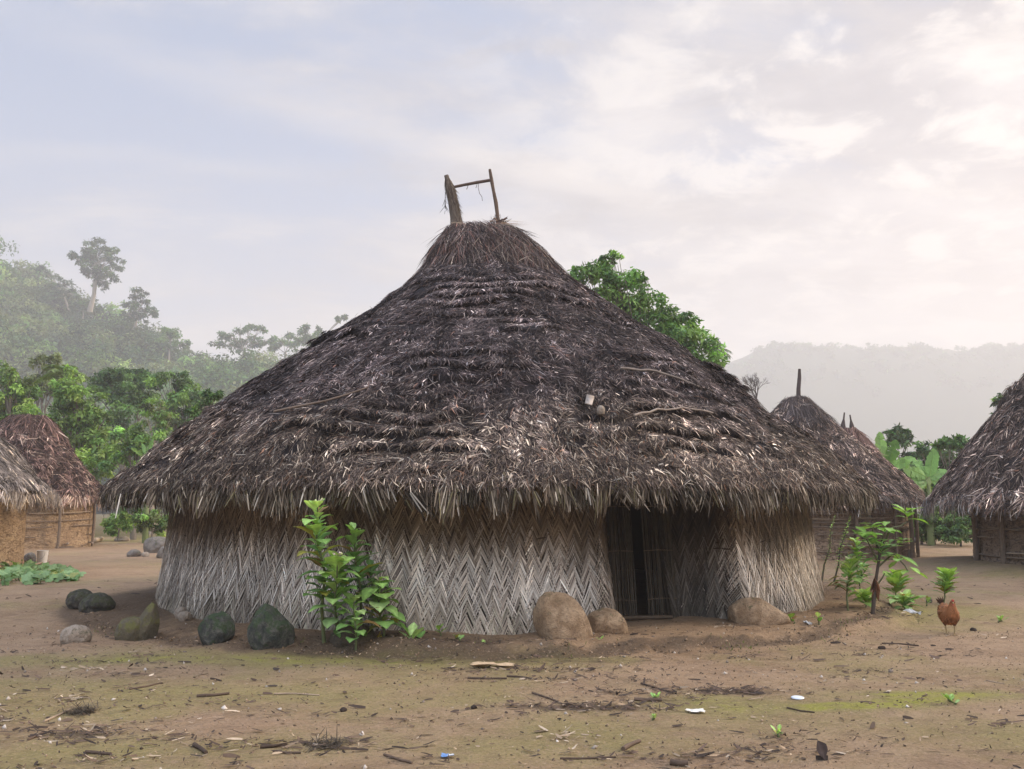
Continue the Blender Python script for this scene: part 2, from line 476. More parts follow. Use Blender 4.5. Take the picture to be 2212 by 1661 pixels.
# ------------------------------------------------------------------ layout of the huts
HC = np.array([-0.34, 15.16])          # main hut axis
HR, HE = 5.26, 6.22                    # wall and eave radius
HUTS = {'near_left': (-13.94, 19.54), 'far_left': (-18.33, 32.14), 'behind': (8.63, 25.64), 'two_pole': (12.1, 30.7), 'right': (14.87, 20.1)}

STONE_SPOTS = []
for (x0_, x1_, y1_) in ((143, 205, 1311), (170, 246, 1321), (131, 194, 1389), (262, 340, 1384), (375, 413, 1340), (426, 507, 1391), (534, 634, 1402), (712, 814, 1404), (1152, 1280, 1379), (1270, 1356, 1368), (1576, 1705, 1354), (308, 372, 1194), (1942, 1981, 1205)):
    q_ = G((x0_ + x1_) / 2, y1_, 0.05); STONE_SPOTS.append((q_.x, q_.y + px2m(x1_ - x0_, q_.y) * 0.25, px2m(x1_ - x0_, q_.y) * 0.5))

def gh(x, y):
    """ground height"""
    x = np.asarray(x, float); y = np.asarray(y, float)
    P = np.stack([x, y, np.zeros_like(x)], -1)
    n1 = fbm(P * 0.35, 3, 3); n2 = fbm(P * 1.7, 4, 5)
    near = 1 - sstep(20, 45, np.hypot(x, y))
    h = 0.035 * n1 + 0.016 * n2 * near + 0.006 * fbm(P * 6, 3, 15) * near
    rho = np.hypot(x - HC[0], y - HC[1])
    ang = np.arctan2(x - HC[0], -(y - HC[1]))          # 0 towards the camera, + to the right
    wob = 0.26 * fbm(P * 0.9, 3, 9) + 0.22 * n2 + 0.09 * fbm(P * 5, 3, 12)
    wid = np.where(ang > -0.15, 0.13, 0.13 + 0.85 * sstep(-0.15, -0.9, ang))
    edge = 6.28 + wob + 0.45 * np.exp(-((ang - 0.95) / 0.3) ** 2)
    h = h * (0.35 + 0.65 * sstep(5.5, 7.0, rho)) + 0.105 * (1 - sstep(edge - wid - 0.12 * (n2 > 0), edge + 0.05, rho)) * (1 + 0.5 * n2) + 0.045 * fbm(P * 4.5, 3, 19) * np.exp(-((rho - 6.2) / 0.4) ** 2)
    # dark soil heap at the left foot of the wall
    h = h + 0.10 * np.exp(-(((x + 5.9) / 0.75) ** 2 + ((y - 13.6) / 1.1) ** 2))
    for k, (hx, hy) in HUTS.items():
        amp, r0, r1 = {'right': (0.24, 3.6, 5.6), 'behind': (0.10, 2.9, 4.3)}.get(k, (0.06, 2.6, 3.8))
        h = h + amp * (1 - sstep(r0, r1, np.hypot(x - hx, y - hy) + wob))
    for (sx, sy, sr) in STONE_SPOTS:                  # soil banked round the stones
        h = h + 0.028 * np.exp(-((x - sx) ** 2 + (y - sy) ** 2) / (1.25 * sr) ** 2) * (1 + 0.6 * n2)
    # moss cushions front right
    for (mx, my, rx, ry, a) in ((2.55, 6.75, 0.5, 0.16, 0.03), (3.35, 7.1, 0.55, 0.18, 0.04), (1.95, 7.25, 0.35, 0.10, -0.02)):
        h = h + a * np.exp(-((x - mx) / rx) ** 2 - ((y - my) / ry) ** 2) * (0.7 + 0.6 * n2)
    return h

def gz(x, y):
    return float(gh(np.array([x]), np.array([y]))[0])

def GP(x, y):
    """point on the real ground at photo position x, y"""
    z = 0.0
    for _ in range(4):
        p = G(x, y, z); z = gz(p.x, p.y)
    return G(x, y, z)

def axis(lo, hi, fine_lo, fine_hi, step):
    a = [fine_lo]; s = step
    core = list(np.arange(fine_lo, fine_hi, step))
    up = []; v = fine_hi; s = step
    while v < hi: up.append(v); s *= 1.16; v += s
    up.append(hi)
    dn = []; v = fine_lo; s = step
    while v > lo:
        s *= 1.16; v -= s; dn.append(max(v, lo))
    return np.array(sorted(set(dn + core + up)))

def build_ground():
    xs = axis(-1800, 1800, -7.5, 7.5, 0.05); ys = axis(-40, 1560, 4.2, 13.5, 0.05)
    X, Y = np.meshgrid(xs, ys)
    Z = gh(X, Y)
    P = np.stack([X, Y, Z], -1)
    Q = np.stack([X, Y, np.zeros_like(X)], -1)
    rho = np.hypot(X - HC[0], Y - HC[1])
    nz = fbm(Q * 0.6, 4, 21)
    def blob(px, py, rx, ry):
        return np.exp(-((X - px) / rx) ** 2 - ((Y - py) / ry) ** 2)
    moss = 0.20 + 0.55 * nz
    for (a, b, rx, ry, k) in ((-3.6, 8.7, 2.2, 0.5, 0.9), (-3.9, 7.2, 2.0, 0.8, 0.55), (-1.6, 7.0, 1.5, 0.7, 0.5), (0.2, 8.75, 2.0, 0.3, 0.5), (2.5, 7.0, 1.0, 0.5, 0.25),
                              (1.5, 6.9, 0.5, 0.35, 0.6), (3.45, 7.18, 0.55, 0.17, 1.5), (2.65, 6.78, 0.5, 0.10, 1.3), (3.1, 6.95, 0.3, 0.08, 0.9), (3.6, 6.0, 1.4, 0.7, 0.35), (-2.0, 5.6, 1.2, 0.5, 0.5), (0.2, 5.8, 1.0, 0.5, 0.4), (5.5, 12.5, 1.8, 1.6, 0.5)):
        moss += k * blob(a, b, rx, ry)
    moss = moss * (1 - sstep(40, 70, Y)) - 0.5 * (1 - sstep(6.0, 6.6, rho))
    dark = 0.05 + 0.25 * nz * 0
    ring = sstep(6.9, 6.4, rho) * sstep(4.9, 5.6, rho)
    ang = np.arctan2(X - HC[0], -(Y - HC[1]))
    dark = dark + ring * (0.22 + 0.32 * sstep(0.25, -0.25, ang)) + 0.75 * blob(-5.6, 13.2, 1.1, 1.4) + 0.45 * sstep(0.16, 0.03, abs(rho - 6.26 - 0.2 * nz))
    for (a, b, rx, ry, k) in ((1.85, 7.35, 0.35, 0.09, 1.0), (0.55, 6.75, 0.65, 0.12, 0.8), (1.2, 7.0, 0.4, 0.1, 0.5), (-2.9, 6.0, 0.3, 0.15, 0.6), (-4.0, 6.3, 0.5, 0.25, 0.6), (-1.9, 5.4, 0.5, 0.2, 0.3), (1.0, 5.4, 0.6, 0.18, 0.4), (0.8, 8.6, 1.2, 0.2, 0.35), (-1.2, 9.2, 1.2, 0.35, 0.4)):
        dark += k * blob(a, b, rx, ry)
    pale = np.clip(0.25 + 0.8 * fbm(Q * 0.45, 3, 33), 0, 1) * (1 - ring)
    forest = sstep(34, 46, Y + 0.4 * np.abs(X) - 8 + 6 * nz)
    moss = np.clip(moss, 0, 1.4) + forest
    bag = Bag()
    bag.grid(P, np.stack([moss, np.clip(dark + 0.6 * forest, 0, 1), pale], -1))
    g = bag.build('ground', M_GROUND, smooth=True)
    tag(g, 'bare trodden brown earth with thin green algae around the huts', 'ground', kind='structure')
    return g
build_ground()

# ------------------------------------------------------------------ thatch
class Roof:
    """surface of revolution with an oblong top: profile rows (radius_x, radius_y, offset_x, z) from ridge to eave"""
    def __init__(self, rows, c):
        self.rows = np.array(rows, float); self.c = np.asarray(c, float)
        d = np.hypot(np.diff(self.rows[:, 0]), np.diff(self.rows[:, 3]))
        self.s = np.concatenate([[0], np.cumsum(d)]); self.len = self.s[-1]
    def S(self, s, th, off=0.0):
        s = np.asarray(s, float); th = np.asarray(th, float)
        r = [np.interp(s, self.s, self.rows[:, k]) for k in range(4)]
        over = np.maximum(s - self.len, 0)
        return np.stack([self.c[0] + r[2] + r[0] * np.cos(th), self.c[1] + r[1] * np.sin(th), r[3] - over], -1)
    def frame(self, s, th):
        e = 0.02
        p = self.S(s, th)
        dn = unit(self.S(np.asarray(s) + e, th) - self.S(np.asarray(s) - e, th))
        tg = unit(self.S(s, np.asarray(th) + 0.01) - self.S(s, np.asarray(th) - 0.01))
        nr = unit(np.cross(tg, dn)); 
        out = p.copy(); out[..., :2] -= self.c; out[..., 2] = 0
        sg = np.sign((nr * (out + np.array([0, 0, 0.3]))).sum(-1, keepdims=True)); sg[sg == 0] = 1
        return p, dn, tg, nr * sg

def pick(pal, n, wts=None):
    pal = np.array(pal); i = RNG.choice(len(pal), n, p=wts)
    return pal[i] * RNG.uniform(0.75, 1.25, (n, 1))

PAL_MAIN = [(0.034, 0.027, 0.027), (0.065, 0.052, 0.050), (0.115, 0.093, 0.086), (0.23, 0.19, 0.165), (0.48, 0.42, 0.37), (0.22, 0.21, 0.205), (0.15, 0.088, 0.065)]
W_MAIN = [0.31, 0.28, 0.20, 0.105, 0.045, 0.035, 0.025]

def course_noise(p, seed):
    return 1.1 * vnoise(p * 0.75, seed + 5) + 0.5 * vnoise(p * 1.9, seed + 8) + 0.2 * vnoise(p * 4.2, seed + 9)

def course_amp(p, seed):
    return 0.10 + 1.0 * sstep(-0.05, 0.7, vnoise(p * 1.2 + 40, seed + 12))

def relief(p, seed):
    return 0.085 * vnoise(p * 0.9 + 3, seed + 20) + 0.065 * vnoise(p * 2.3 + 6, seed + 21)

def thatch(roof, course, spacing, per, length, width, pal, wts, front=None, eave=True, seed=0, cap_s=0.0, messy=1.0, tipk=0.15, tone=None):
    bag = Bag()
    # dark under-layer with stepped courses
    ns, nt = (170, 420) if front is not None else (90, 200)
    s = np.linspace(0, roof.len - 0.22, ns); th = np.linspace(0, 2 * math.pi, nt, endpoint=False)
    SS, TT = np.meshgrid(s, th, indexing='ij')
    p, dn, tg, nr = roof.frame(SS, TT)
    A = 0.29 * course * messy
    saw = (SS / course + course_noise(p, seed) * messy) % 1.0
    off = A * course_amp(p, seed) * saw ** 1.4 * sstep(0.8, 3.2, SS) * sstep(roof.len - 0.25, roof.len - 0.7, SS) + relief(p, seed) * sstep(0.3, 1.0, SS) * sstep(roof.len, roof.len - 0.5, SS)
    bag.grid(p + nr * off[..., None], np.array(pal[0]) * 0.55, closed=True)
    # close the top
    top = (p + nr * off[..., None])[0]
    bag.add(np.vstack([top, top.mean(0) + [0, 0, 0.03]]), np.array([[j, (j + 1) % nt, nt] for j in range(nt)]), np.array(pal[0]) * 0.7)
    sc = np.arange(cap_s + course * 0.6, roof.len + course * 0.3, course)
    P_, D_, N_, L_, W_, C_, B_ = [], [], [], [], [], [], []
    for i, si in enumerate(sc):
        rad = np.interp(si, roof.s, roof.rows[:, 0])
        nc = max(8, int(2 * math.pi * rad / spacing))
        thc = (np.arange(nc) + RNG.uniform(-0.4, 0.4, nc)) * 2 * math.pi / nc
        if front is not None:
            a = np.abs((thc + math.pi / 2 + math.pi) % (2 * math.pi) - math.pi)
            keep = (a < front) | (RNG.random(nc) < 0.25)
            thc = thc[keep]; nc = len(thc)
        si = round(si / course) * course
        pe = roof.S(np.full(nc, si), thc)
        wav = vnoise(pe * 0.9, seed + 5); wav2 = vnoise(pe * 2.7 + 31, seed + 9)
        sedge = si - course * course_noise(pe, seed) * messy
        sedge = sedge - course * RNG.uniform(0, 0.9, nc) * (RNG.random(nc) < 0.6)
        phi_c = RNG.normal(0, 0.62 * messy, nc) + 0.35 * messy * wav + 0.3 * messy * np.sign(np.cos(thc)) * np.abs(np.cos(thc))
        lift_c = np.clip(RNG.normal(0.06, 0.06, nc) + 0.05 * wav2, 0.0, 0.3)
        lum_c = np.exp(RNG.normal(0, 0.52, nc) + 0.5 * wav2)
        n = nc * per
        rep = lambda a: np.repeat(a, per)
        phi = rep(phi_c) + RNG.normal(0, 0.5 * messy, n)
        Ls = length * RNG.uniform(0.55, 1.25, n)
        thj = rep(thc) + RNG.normal(0, 0.45 * spacing / max(rad, 0.3), n)
        fat = RNG.random(n) < 0.42
        Ls = np.where(fat, Ls * 0.5, Ls)
        s0 = rep(sedge) - Ls * np.cos(phi) * 0.9 + RNG.normal(0, course * 0.13, n) - course * 0.85 * RNG.random(n) * (RNG.random(n) < 0.6)
        s0 = np.clip(s0, 0.02, roof.len - 0.02)
        p, dn, tg, nr = roof.frame(s0, thj)
        lift = rep(lift_c) + RNG.normal(0, 0.05, n)
        D = unit(dn * np.cos(phi)[:, None] + tg * np.sin(phi)[:, None] + nr * lift[:, None] * 1.4)
        sw = (s0 / course + course_noise(p, seed) * messy) % 1.0
        P_.append(p + nr * (A * course_amp(p, seed) * sw ** 1.4 * sstep(0.8, 3.2, s0) + relief(p, seed) * sstep(0.3, 1.0, s0) * sstep(roof.len, roof.len - 0.5, s0) + RNG.uniform(0.0, 0.035, n) + 0.01)[:, None]); D_.append(D)
        N_.append(unit(nr + tg * RNG.normal(0, 0.45, n)[:, None]))
        L_.append(Ls); W_.append(width * RNG.uniform(0.5, 1.3, n) * np.where(fat, 1.9, 0.8))
        c = pick(pal, n, wts) * rep(lum_c)[:, None]
        if tone is not None: c = c * tone(p)
        C_.append(c)
        B_.append(-nr * (Ls * (lift * 0.7 + 0.03))[:, None] + np.array([0, 0, -1.0]) * (Ls * RNG.uniform(0.0, 0.16, n))[:, None] + tg * (Ls * RNG.normal(0, 0.10, n))[:, None])
    bag.strips(np.concatenate(P_), np.concatenate(D_), np.concatenate(N_), np.concatenate(L_), np.concatenate(W_), np.concatenate(C_), 3, np.concatenate(B_), tip=tipk)
    # frond ribs and leaves lying across the courses
    n = int(roof.len * roof.rows[-1, 0] * 3.14 * 16 / max(spacing / 0.13, 1) * messy)
    s0 = roof.len * np.sqrt(RNG.uniform(0.02, 1, n)); s0 = np.clip(s0, cap_s, roof.len - 0.15)
    th0 = RNG.uniform(0, 2 * math.pi, n)
    if front is not None:
        th0 = -math.pi / 2 + RNG.uniform(-front, front, n)
    p, dn, tg, nr = roof.frame(s0, th0)
    sgn = RNG.choice([-1, 1], n); phi = RNG.normal(0.18, 0.22, n)
    D = unit(tg * (sgn * np.cos(phi))[:, None] + dn * np.sin(phi)[:, None] + nr * RNG.normal(0.06, 0.07, n)[:, None])
    Ls = RNG.uniform(0.15, 0.6, n) * length / 0.36
    sw = (s0 / course + course_noise(p, seed) * messy) % 1.0
    bag.strips(p + nr * (A * course_amp(p, seed) * sw ** 1.4 * sstep(0.8, 3.2, s0) + relief(p, seed) * sstep(0.3, 1.0, s0) * sstep(roof.len, roof.len - 0.5, s0) + RNG.uniform(0.02, 0.06, n))[:, None], D, unit(nr + dn * RNG.normal(0, 0.4, n)[:, None]), Ls, width * RNG.uniform(0.3, 0.8, n), pick(pal, n, wts) * 1.1, 3,
               -nr * (Ls * RNG.uniform(0.05, 0.3, n))[:, None], tip=0.3)
    return bag

def ridge_cap(roof, smax, n, length, width, pal, wts, front=None):
    bag = Bag()
    s0 = RNG.uniform(0.0, smax - length * 0.55, n)
    nb = 46; cl = RNG.integers(0, nb, n)
    thb = RNG.uniform(0, 2 * math.pi, nb)
    th0 = thb[cl] + RNG.normal(0, 0.20, n)
    phi = RNG.normal(0, 0.25, nb)[cl] + (th0 - thb[cl]) * 1.1 + RNG.normal(0, 0.12, n)
    p, dn, tg, nr = roof.frame(s0, th0)
    D = unit(dn * np.cos(phi)[:, None] + tg * np.sin(phi)[:, None] + nr * RNG.normal(0.03, 0.09, n)[:, None])
    Ls = length * RNG.uniform(0.3, 1.35, n)
    lum = np.exp(RNG.normal(0, 0.45, nb))[cl]
    bag.strips(p + nr * RNG.uniform(0.02, 0.10, n)[:, None], D, unit(nr + tg * RNG.normal(0, 0.5, n)[:, None]), Ls, width * RNG.uniform(0.6, 1.4, n), pick(pal, n, wts) * lum[:, None], 4,
               -nr * (Ls * 0.10)[:, None] + np.array([0, 0, -1.0]) * (Ls * 0.10)[:, None], tip=0.1)
    return bag

def eave_fringe(roof, n, length, width, pal, wts, front=None, depth=0.42, clump=0.16):
    """leaf ends hanging from the rim"""
    bag = Bag()
    rad = roof.rows[-1, 0]
    nb = int(2 * math.pi * rad / clump)
    thb = np.arange(nb) * 2 * math.pi / nb + RNG.uniform(-0.4, 0.4, nb) * clump / rad
    if front is not None:
        a = np.abs((thb + math.pi / 2 + math.pi) % (2 * math.pi) - math.pi)
        thb = thb[(a < front) | (RNG.random(nb) < 0.4)]; nb = len(thb)
    lean = 0.45 * vnoise(np.stack([np.cos(thb) * rad * 0.7, np.sin(thb) * rad * 0.7, thb * 0], -1), 71) + RNG.normal(0, 0.30, nb) + 0.16 * np.sign(np.cos(thb)) * np.abs(np.cos(thb))
    lum = np.exp(RNG.normal(0, 0.42, nb)); lenb = RNG.uniform(0.55, 1.3, nb)
    wcl = RNG.uniform(0.15, 1.0, nb) ** 1.5; cl = RNG.choice(nb, n, p=wcl / wcl.sum())
    back = RNG.uniform(0, 1, n) ** 1.5 * depth
    th0 = thb[cl] + RNG.normal(0, 0.5 * clump / rad, n)
    back = np.where(RNG.random(n) < 0.45, RNG.uniform(0.0, 0.14, n), back + 0.03)
    s0 = roof.len - back - RNG.uniform(-0.02, 0.10, n)
    p, dn, tg, nr = roof.frame(s0, th0)
    outw = p.copy(); outw[:, :2] -= roof.c; outw[:, 2] = 0; outw = unit(outw)
    ln = lean[cl] + RNG.normal(0, 0.13, n)
    D = unit(np.array([0, 0, -1.0]) + tg * ln[:, None] + outw * RNG.normal(0.18, 0.13, n)[:, None])
    Ls = length * lenb[cl] * RNG.uniform(0.5, 1.15, n)
    bag.strips(p + nr * RNG.uniform(-0.05, 0.09, n)[:, None], D, unit(outw + tg * RNG.normal(0, 0.6, n)[:, None]), Ls, width * RNG.uniform(0.5, 1.4, n), pick(pal, n, wts) * lum[cl][:, None], 3,
               -outw * (Ls * RNG.uniform(0.0, 0.25, n))[:, None], tip=0.45)
    return bag

# ------------------------------------------------------------------ main hut
MAIN = thing('thatched_hut', 'large round hut with dark thatched cone roof and woven palm wall in the middle', 'hut', (HC[0], HC[1], 0.1))
MAIN_ROOF = Roof([(0.50, 0.22, -0.30, 6.58), (0.62, 0.36, -0.22, 6.48), (0.90, 0.80, -0.13, 6.16), (1.12, 1.10, -0.04, 5.82), (1.34, 1.34, 0, 5.56), (2.0, 2.0, 0, 5.04), (2.8, 2.8, 0, 4.42), (3.6, 3.6, 0, 3.82),
                  (4.4, 4.4, 0, 3.22), (5.05, 5.05, 0, 2.69), (5.66, 5.66, 0, 2.18), (5.95, 5.95, 0, 1.90), (6.10, 6.10, 0, 1.77), (6.17, 6.17, 0, 1.69), (6.17, 6.17, 0, 1.62)], HC)
def main_tone(p):
    f = sstep(3.3, 2.2, p[:, 2] + 0.35 * vnoise(p * 0.7, 44))[:, None]      # browner, drier leaf towards the eave
    g = (0.62 + 0.45 * sstep(-0.5, 0.6, vnoise(p * 0.8 + 9, 45)))[:, None]
    return (np.array([0.76, 0.71, 0.73]) * (1 - f) + np.array([1.42, 1.31, 1.12]) * f) * g
rb = thatch(MAIN_ROOF, 0.37, 0.092, 96, 0.165, 0.0092, PAL_MAIN, W_MAIN, front=2.0, seed=1, cap_s=0.9, tone=main_tone)
n = 36000                                             # matted lip of leaf ends over the rim
th0 = -math.pi / 2 + RNG.uniform(-2.1, 2.1, n); s0 = MAIN_ROOF.len - RNG.uniform(0.08, 0.55, n)
p, dn, tg, nr = MAIN_ROOF.frame(s0, th0)
lump = 0.06 + 0.05 * vnoise(p * 2.2, 91) + RNG.uniform(-0.03, 0.05, n)
ph = 0.7 * vnoise(p * 1.3, 92) + RNG.normal(0, 0.75, n)
rb.strips(p + nr * lump[:, None], unit(dn * np.cos(ph)[:, None] + tg * np.sin(ph)[:, None] + nr * RNG.normal(0.05, 0.15, n)[:, None]), unit(nr + tg * RNG.normal(0, 0.5, n)[:, None]), RNG.uniform(0.04, 0.15, n), RNG.uniform(0.005, 0.012, n),
          pick(PAL_MAIN, n, W_MAIN) * main_tone(p) * np.exp(0.5 * vnoise(p * 3.0, 93))[:, None], 3, np.array([0, 0, -1.0]) * RNG.uniform(0, 0.05, (n, 1)), tip=0.3)
roof_o = rb.build('roof', M_THATCH, MAIN)
cb = ridge_cap(MAIN_ROOF, 1.45, 9000, 0.5, 0.010, [(0.045, 0.033, 0.031), (0.085, 0.062, 0.056), (0.15, 0.112, 0.098), (0.16, 0.085, 0.068), (0.28, 0.225, 0.18)], [0.3, 0.3, 0.2, 0.12, 0.08])
# pale straw band tied along the ridge
n = 160
xx = RNG.uniform(-0.78, 0.2, n)
cb.strips(np.stack([HC[0] + xx, HC[1] - 0.24 + RNG.normal(0, 0.05, n), 6.57 + RNG.normal(0, 0.025, n) + 0.03 * np.sin(xx * 5)], -1), unit(np.stack([np.ones(n), RNG.normal(0, 0.1, n), RNG.normal(0, 0.06, n)], -1)),
          np.tile([0, -0.6, 0.8], (n, 1)), RNG.uniform(0.15, 0.5, n), 0.012, pick([(0.32, 0.22, 0.14), (0.22, 0.13, 0.09), (0.40, 0.32, 0.22)], n), 3, np.stack([np.zeros(n), np.zeros(n), -RNG.uniform(0, 0.05, n)], -1))
cb.build('roof_cap', M_THATCH, roof_o)
FR_PAL = [(0.045, 0.034, 0.026), (0.085, 0.066, 0.049), (0.15, 0.12, 0.09), (0.27, 0.23, 0.18), (0.115, 0.10, 0.055), (0.40, 0.36, 0.31)]
FR_W = [0.28, 0.28, 0.2, 0.12, 0.08, 0.04]
fb = eave_fringe(MAIN_ROOF, 24000, 0.245, 0.0125, FR_PAL, FR_W, front=2.0, depth=0.34, clump=0.13)
fb.build('eave_fringe', M_THATCH, roof_o)

# plan of the wall: left door jamb -> round the back -> curled right jamb
def wall_plan():
    pts = []
    a_left = math.atan2(1.03 - HC[0], -(10.05 - HC[1]))
    for (x, y) in ((1.12, 10.85), (1.10, 10.5), (1.07, 10.25), (1.04, 10.12)):
        pts.append((x, y))
    a_right = math.atan2(2.84 - HC[0], -(10.95 - HC[1]))
    for k in range(141):
        a = a_left - (k / 140) * (2 * math.pi - (a_right - a_left))
        pts.append((HC[0] + HR * math.sin(a), HC[1] - HR * math.cos(a)))
    for (x, y) in ((2.78, 10.97), (2.68, 11.08), (2.52, 11.22), (2.34, 11.30), (2.14, 11.32), (1.99, 11.24), (1.90, 11.08)):
        pts.append((x, y))
    return np.array(pts)
PLAN = wall_plan()
_d = np.concatenate([[0], np.cumsum(np.hypot(*np.diff(PLAN, axis=0).T))])
WALL_LEN = _d[-1]

def wall_at(u, z, off=0.0):
    """point, tangent, outward normal on the woven wall at arc position u and height z"""
    u = np.asarray(u, float); z = np.asarray(z, float)
    x = np.interp(u, _d, PLAN[:, 0]); y = np.interp(u, _d, PLAN[:, 1])
    e = 0.04
    tx = np.interp(u + e, _d, PLAN[:, 0]) - np.interp(u - e, _d, PLAN[:, 0])
    ty = np.interp(u + e, _d, PLAN[:, 1]) - np.interp(u - e, _d, PLAN[:, 1])
    T = unit(np.stack([tx, ty, np.zeros_like(tx)], -1))
    N = np.stack([T[..., 1], -T[..., 0], np.zeros_like(tx)], -1)
    # outward: away from the hut axis for the round part
    sgn = 1.0
    flare = 0.13 * np.clip(1 - (z - 0.1) / 1.3, 0, 1.2) ** 1.5 + 0.015 * np.sin(u * 3.1) + off
    P = np.stack([x, y, z], -1) + N * (np.asarray(flare))[..., None] * sgn
    return P, T, N * sgn
_p, _t, _n = wall_at(np.array([8.0]), np.array([0.5]))
WALL_SIGN = 1.0 if ((_p[0, :2] - HC) * _n[0, :2]).sum() > 0 else -1.0
if WALL_SIGN < 0:
    PLAN = PLAN[::-1].copy()
    _d = np.concatenate([[0], np.cumsum(np.hypot(*np.diff(PLAN, axis=0).T))])

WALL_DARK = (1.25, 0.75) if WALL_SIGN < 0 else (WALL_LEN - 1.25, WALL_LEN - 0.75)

def build_wall():
    bag = Bag()
    us = np.linspace(0, WALL_LEN, 320); zs = np.linspace(0.02, 1.95, 14)
    UU, ZZ = np.meshgrid(us, zs)
    p, _, _ = wall_at(UU, ZZ, -0.035)
    q, _, _ = wall_at(UU, ZZ, -0.085)
    bag.grid(p, (0.06, 0.045, 0.035)); bag.grid(q[:, ::-1], (0.05, 0.035, 0.025))
    P, D, N, L, Wd, C, B = [], [], [], [], [], [], []
    u, k = 0.0, 0
    while u < WALL_LEN:
        wc = random.choice((0.055, 0.065, 0.075, 0.085, 0.10)) * random.uniform(0.9, 1.1); clum = 0.92 * math.exp(random.gauss(0, 0.09)) * (0.96 if k % 2 else 1.04)
        s = 1 if k % 2 == 0 else -1
        for layer in range(2):
            ang0 = R(random.uniform(20, 29))
            dz = 0.0150 / math.sin(ang0) * random.uniform(0.9, 1.15)
            zt = np.arange(1.98, 0.02, -dz * (1.0 if layer == 0 else 2.4)) + random.uniform(-0.02, 0.02)
            m = len(zt)
            zt = zt + RNG.normal(0, 0.008, m)
            ang = ang0 + RNG.normal(0, 0.025, m) + (RNG.normal(0, 0.05, m) if layer else 0)
            l = (wc + 0.035) / np.sin(ang) * RNG.uniform(0.85, 1.15, m)
            l = np.minimum(l, (zt - 0.05) / np.cos(ang) + 0.02)
            ok = l > 0.06
            zt, ang, l = zt[ok], ang[ok], l[ok]; m = len(zt)
            if m == 0: continue
            u0 = np.full(m, u if s > 0 else u + wc) - s * 0.012 + RNG.normal(0, 0.006, m)
            p, T, nn = wall_at(np.clip(u0, 0.0, WALL_LEN), zt, RNG.uniform(0.0, 0.012, m) + 0.014 * layer)
            # aim along the curved wall
            p2, _, _ = wall_at(np.clip(u0 + s * np.sin(ang) * l, 0.0, WALL_LEN), zt - np.cos(ang) * l, RNG.uniform(0.004, 0.03, m) + 0.014 * layer)
            dd = p2 - p; ll = np.linalg.norm(dd, axis=1)
            P.append(p); D.append(unit(dd)); N.append(unit(nn + T * RNG.normal(0, 0.12, m)[:, None])); L.append(ll)
            Wd.append(RNG.uniform(0.011, 0.0185, m))
            zc_ = zt - np.cos(ang) * l * 0.5
            wob = 0.14 * vnoise(np.stack([u0 * 0.9, zc_ * 0, zc_ * 0 + 3], -1), 4) + RNG.normal(0, 0.10, m)
            bleach_shade = sstep(1.12, 0.74, zc_ + wob)                       # rain-bleached below, brown above with eave shade painted in
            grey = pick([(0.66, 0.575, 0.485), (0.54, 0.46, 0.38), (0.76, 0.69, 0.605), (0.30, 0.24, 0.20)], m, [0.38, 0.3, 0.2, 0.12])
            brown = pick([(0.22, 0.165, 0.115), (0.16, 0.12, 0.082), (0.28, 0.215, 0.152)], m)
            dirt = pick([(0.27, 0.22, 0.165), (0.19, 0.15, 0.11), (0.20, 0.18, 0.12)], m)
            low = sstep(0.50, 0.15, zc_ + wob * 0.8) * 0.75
            c = brown * (1 - bleach_shade[:, None]) + grey * bleach_shade[:, None]
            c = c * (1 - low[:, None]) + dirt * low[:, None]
            patch = clum * np.exp(RNG.normal(0, 0.15, m) + 0.35 * vnoise(np.stack([u0 * 1.5, zc_ * 2.0, zc_ * 0], -1), 14))
            rowl = np.exp(0.30 * vnoise(np.stack([np.full(m, k * 3.37), zc_ * 4.5, zc_ * 0], -1), 77))
            recess_shade = 1 - 0.80 * (sstep(WALL_DARK[0], WALL_DARK[1], u0))          # doorway recess shade painted into the smoke-stained mat
            C.append(c * (patch * rowl * recess_shade)[:, None])
            B.append(nn * (RNG.normal(0.0, 0.006, m))[:, None])
        u += wc; k += 1
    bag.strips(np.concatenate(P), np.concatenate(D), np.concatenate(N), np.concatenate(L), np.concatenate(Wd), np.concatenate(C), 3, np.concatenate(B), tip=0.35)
    m = 260                                              # strips that have come loose
    u0 = RNG.uniform(0.3, WALL_LEN - 0.3, m); z0 = RNG.uniform(0.25, 1.3, m)
    p, T, nn = wall_at(u0, z0, 0.03)
    dd = unit(np.array([0, 0, -1.0]) + T * RNG.normal(0, 0.55, m)[:, None] + nn * np.abs(RNG.normal(0.08, 0.10, m))[:, None])
    bag.strips(p, dd, unit(nn + T * RNG.normal(0, 0.5, m)[:, None]), np.minimum(RNG.uniform(0.12, 0.42, m), z0 - 0.12), RNG.uniform(0.008, 0.016, m), pick([(0.52, 0.45, 0.38), (0.30, 0.24, 0.19), (0.20, 0.15, 0.11)], m), 4, -nn * RNG.uniform(0, 0.04, (m, 1)))
    m = 34                                               # dark slits and lashings
    u0 = RNG.uniform(0.8, WALL_LEN - 0.8, m); z0 = RNG.normal(1.02, 0.06, m)
    p, T, nn = wall_at(u0, z0, 0.034)
    bag.strips(p, unit(T + np.array([0, 0, 1.0]) * RNG.normal(0, 0.12, m)[:, None]), nn, RNG.uniform(0.05, 0.15, m), 0.016, (0.05, 0.036, 0.026), 3)
    return bag.build('wall', M_WEAVE, MAIN)
wall_o = build_wall()

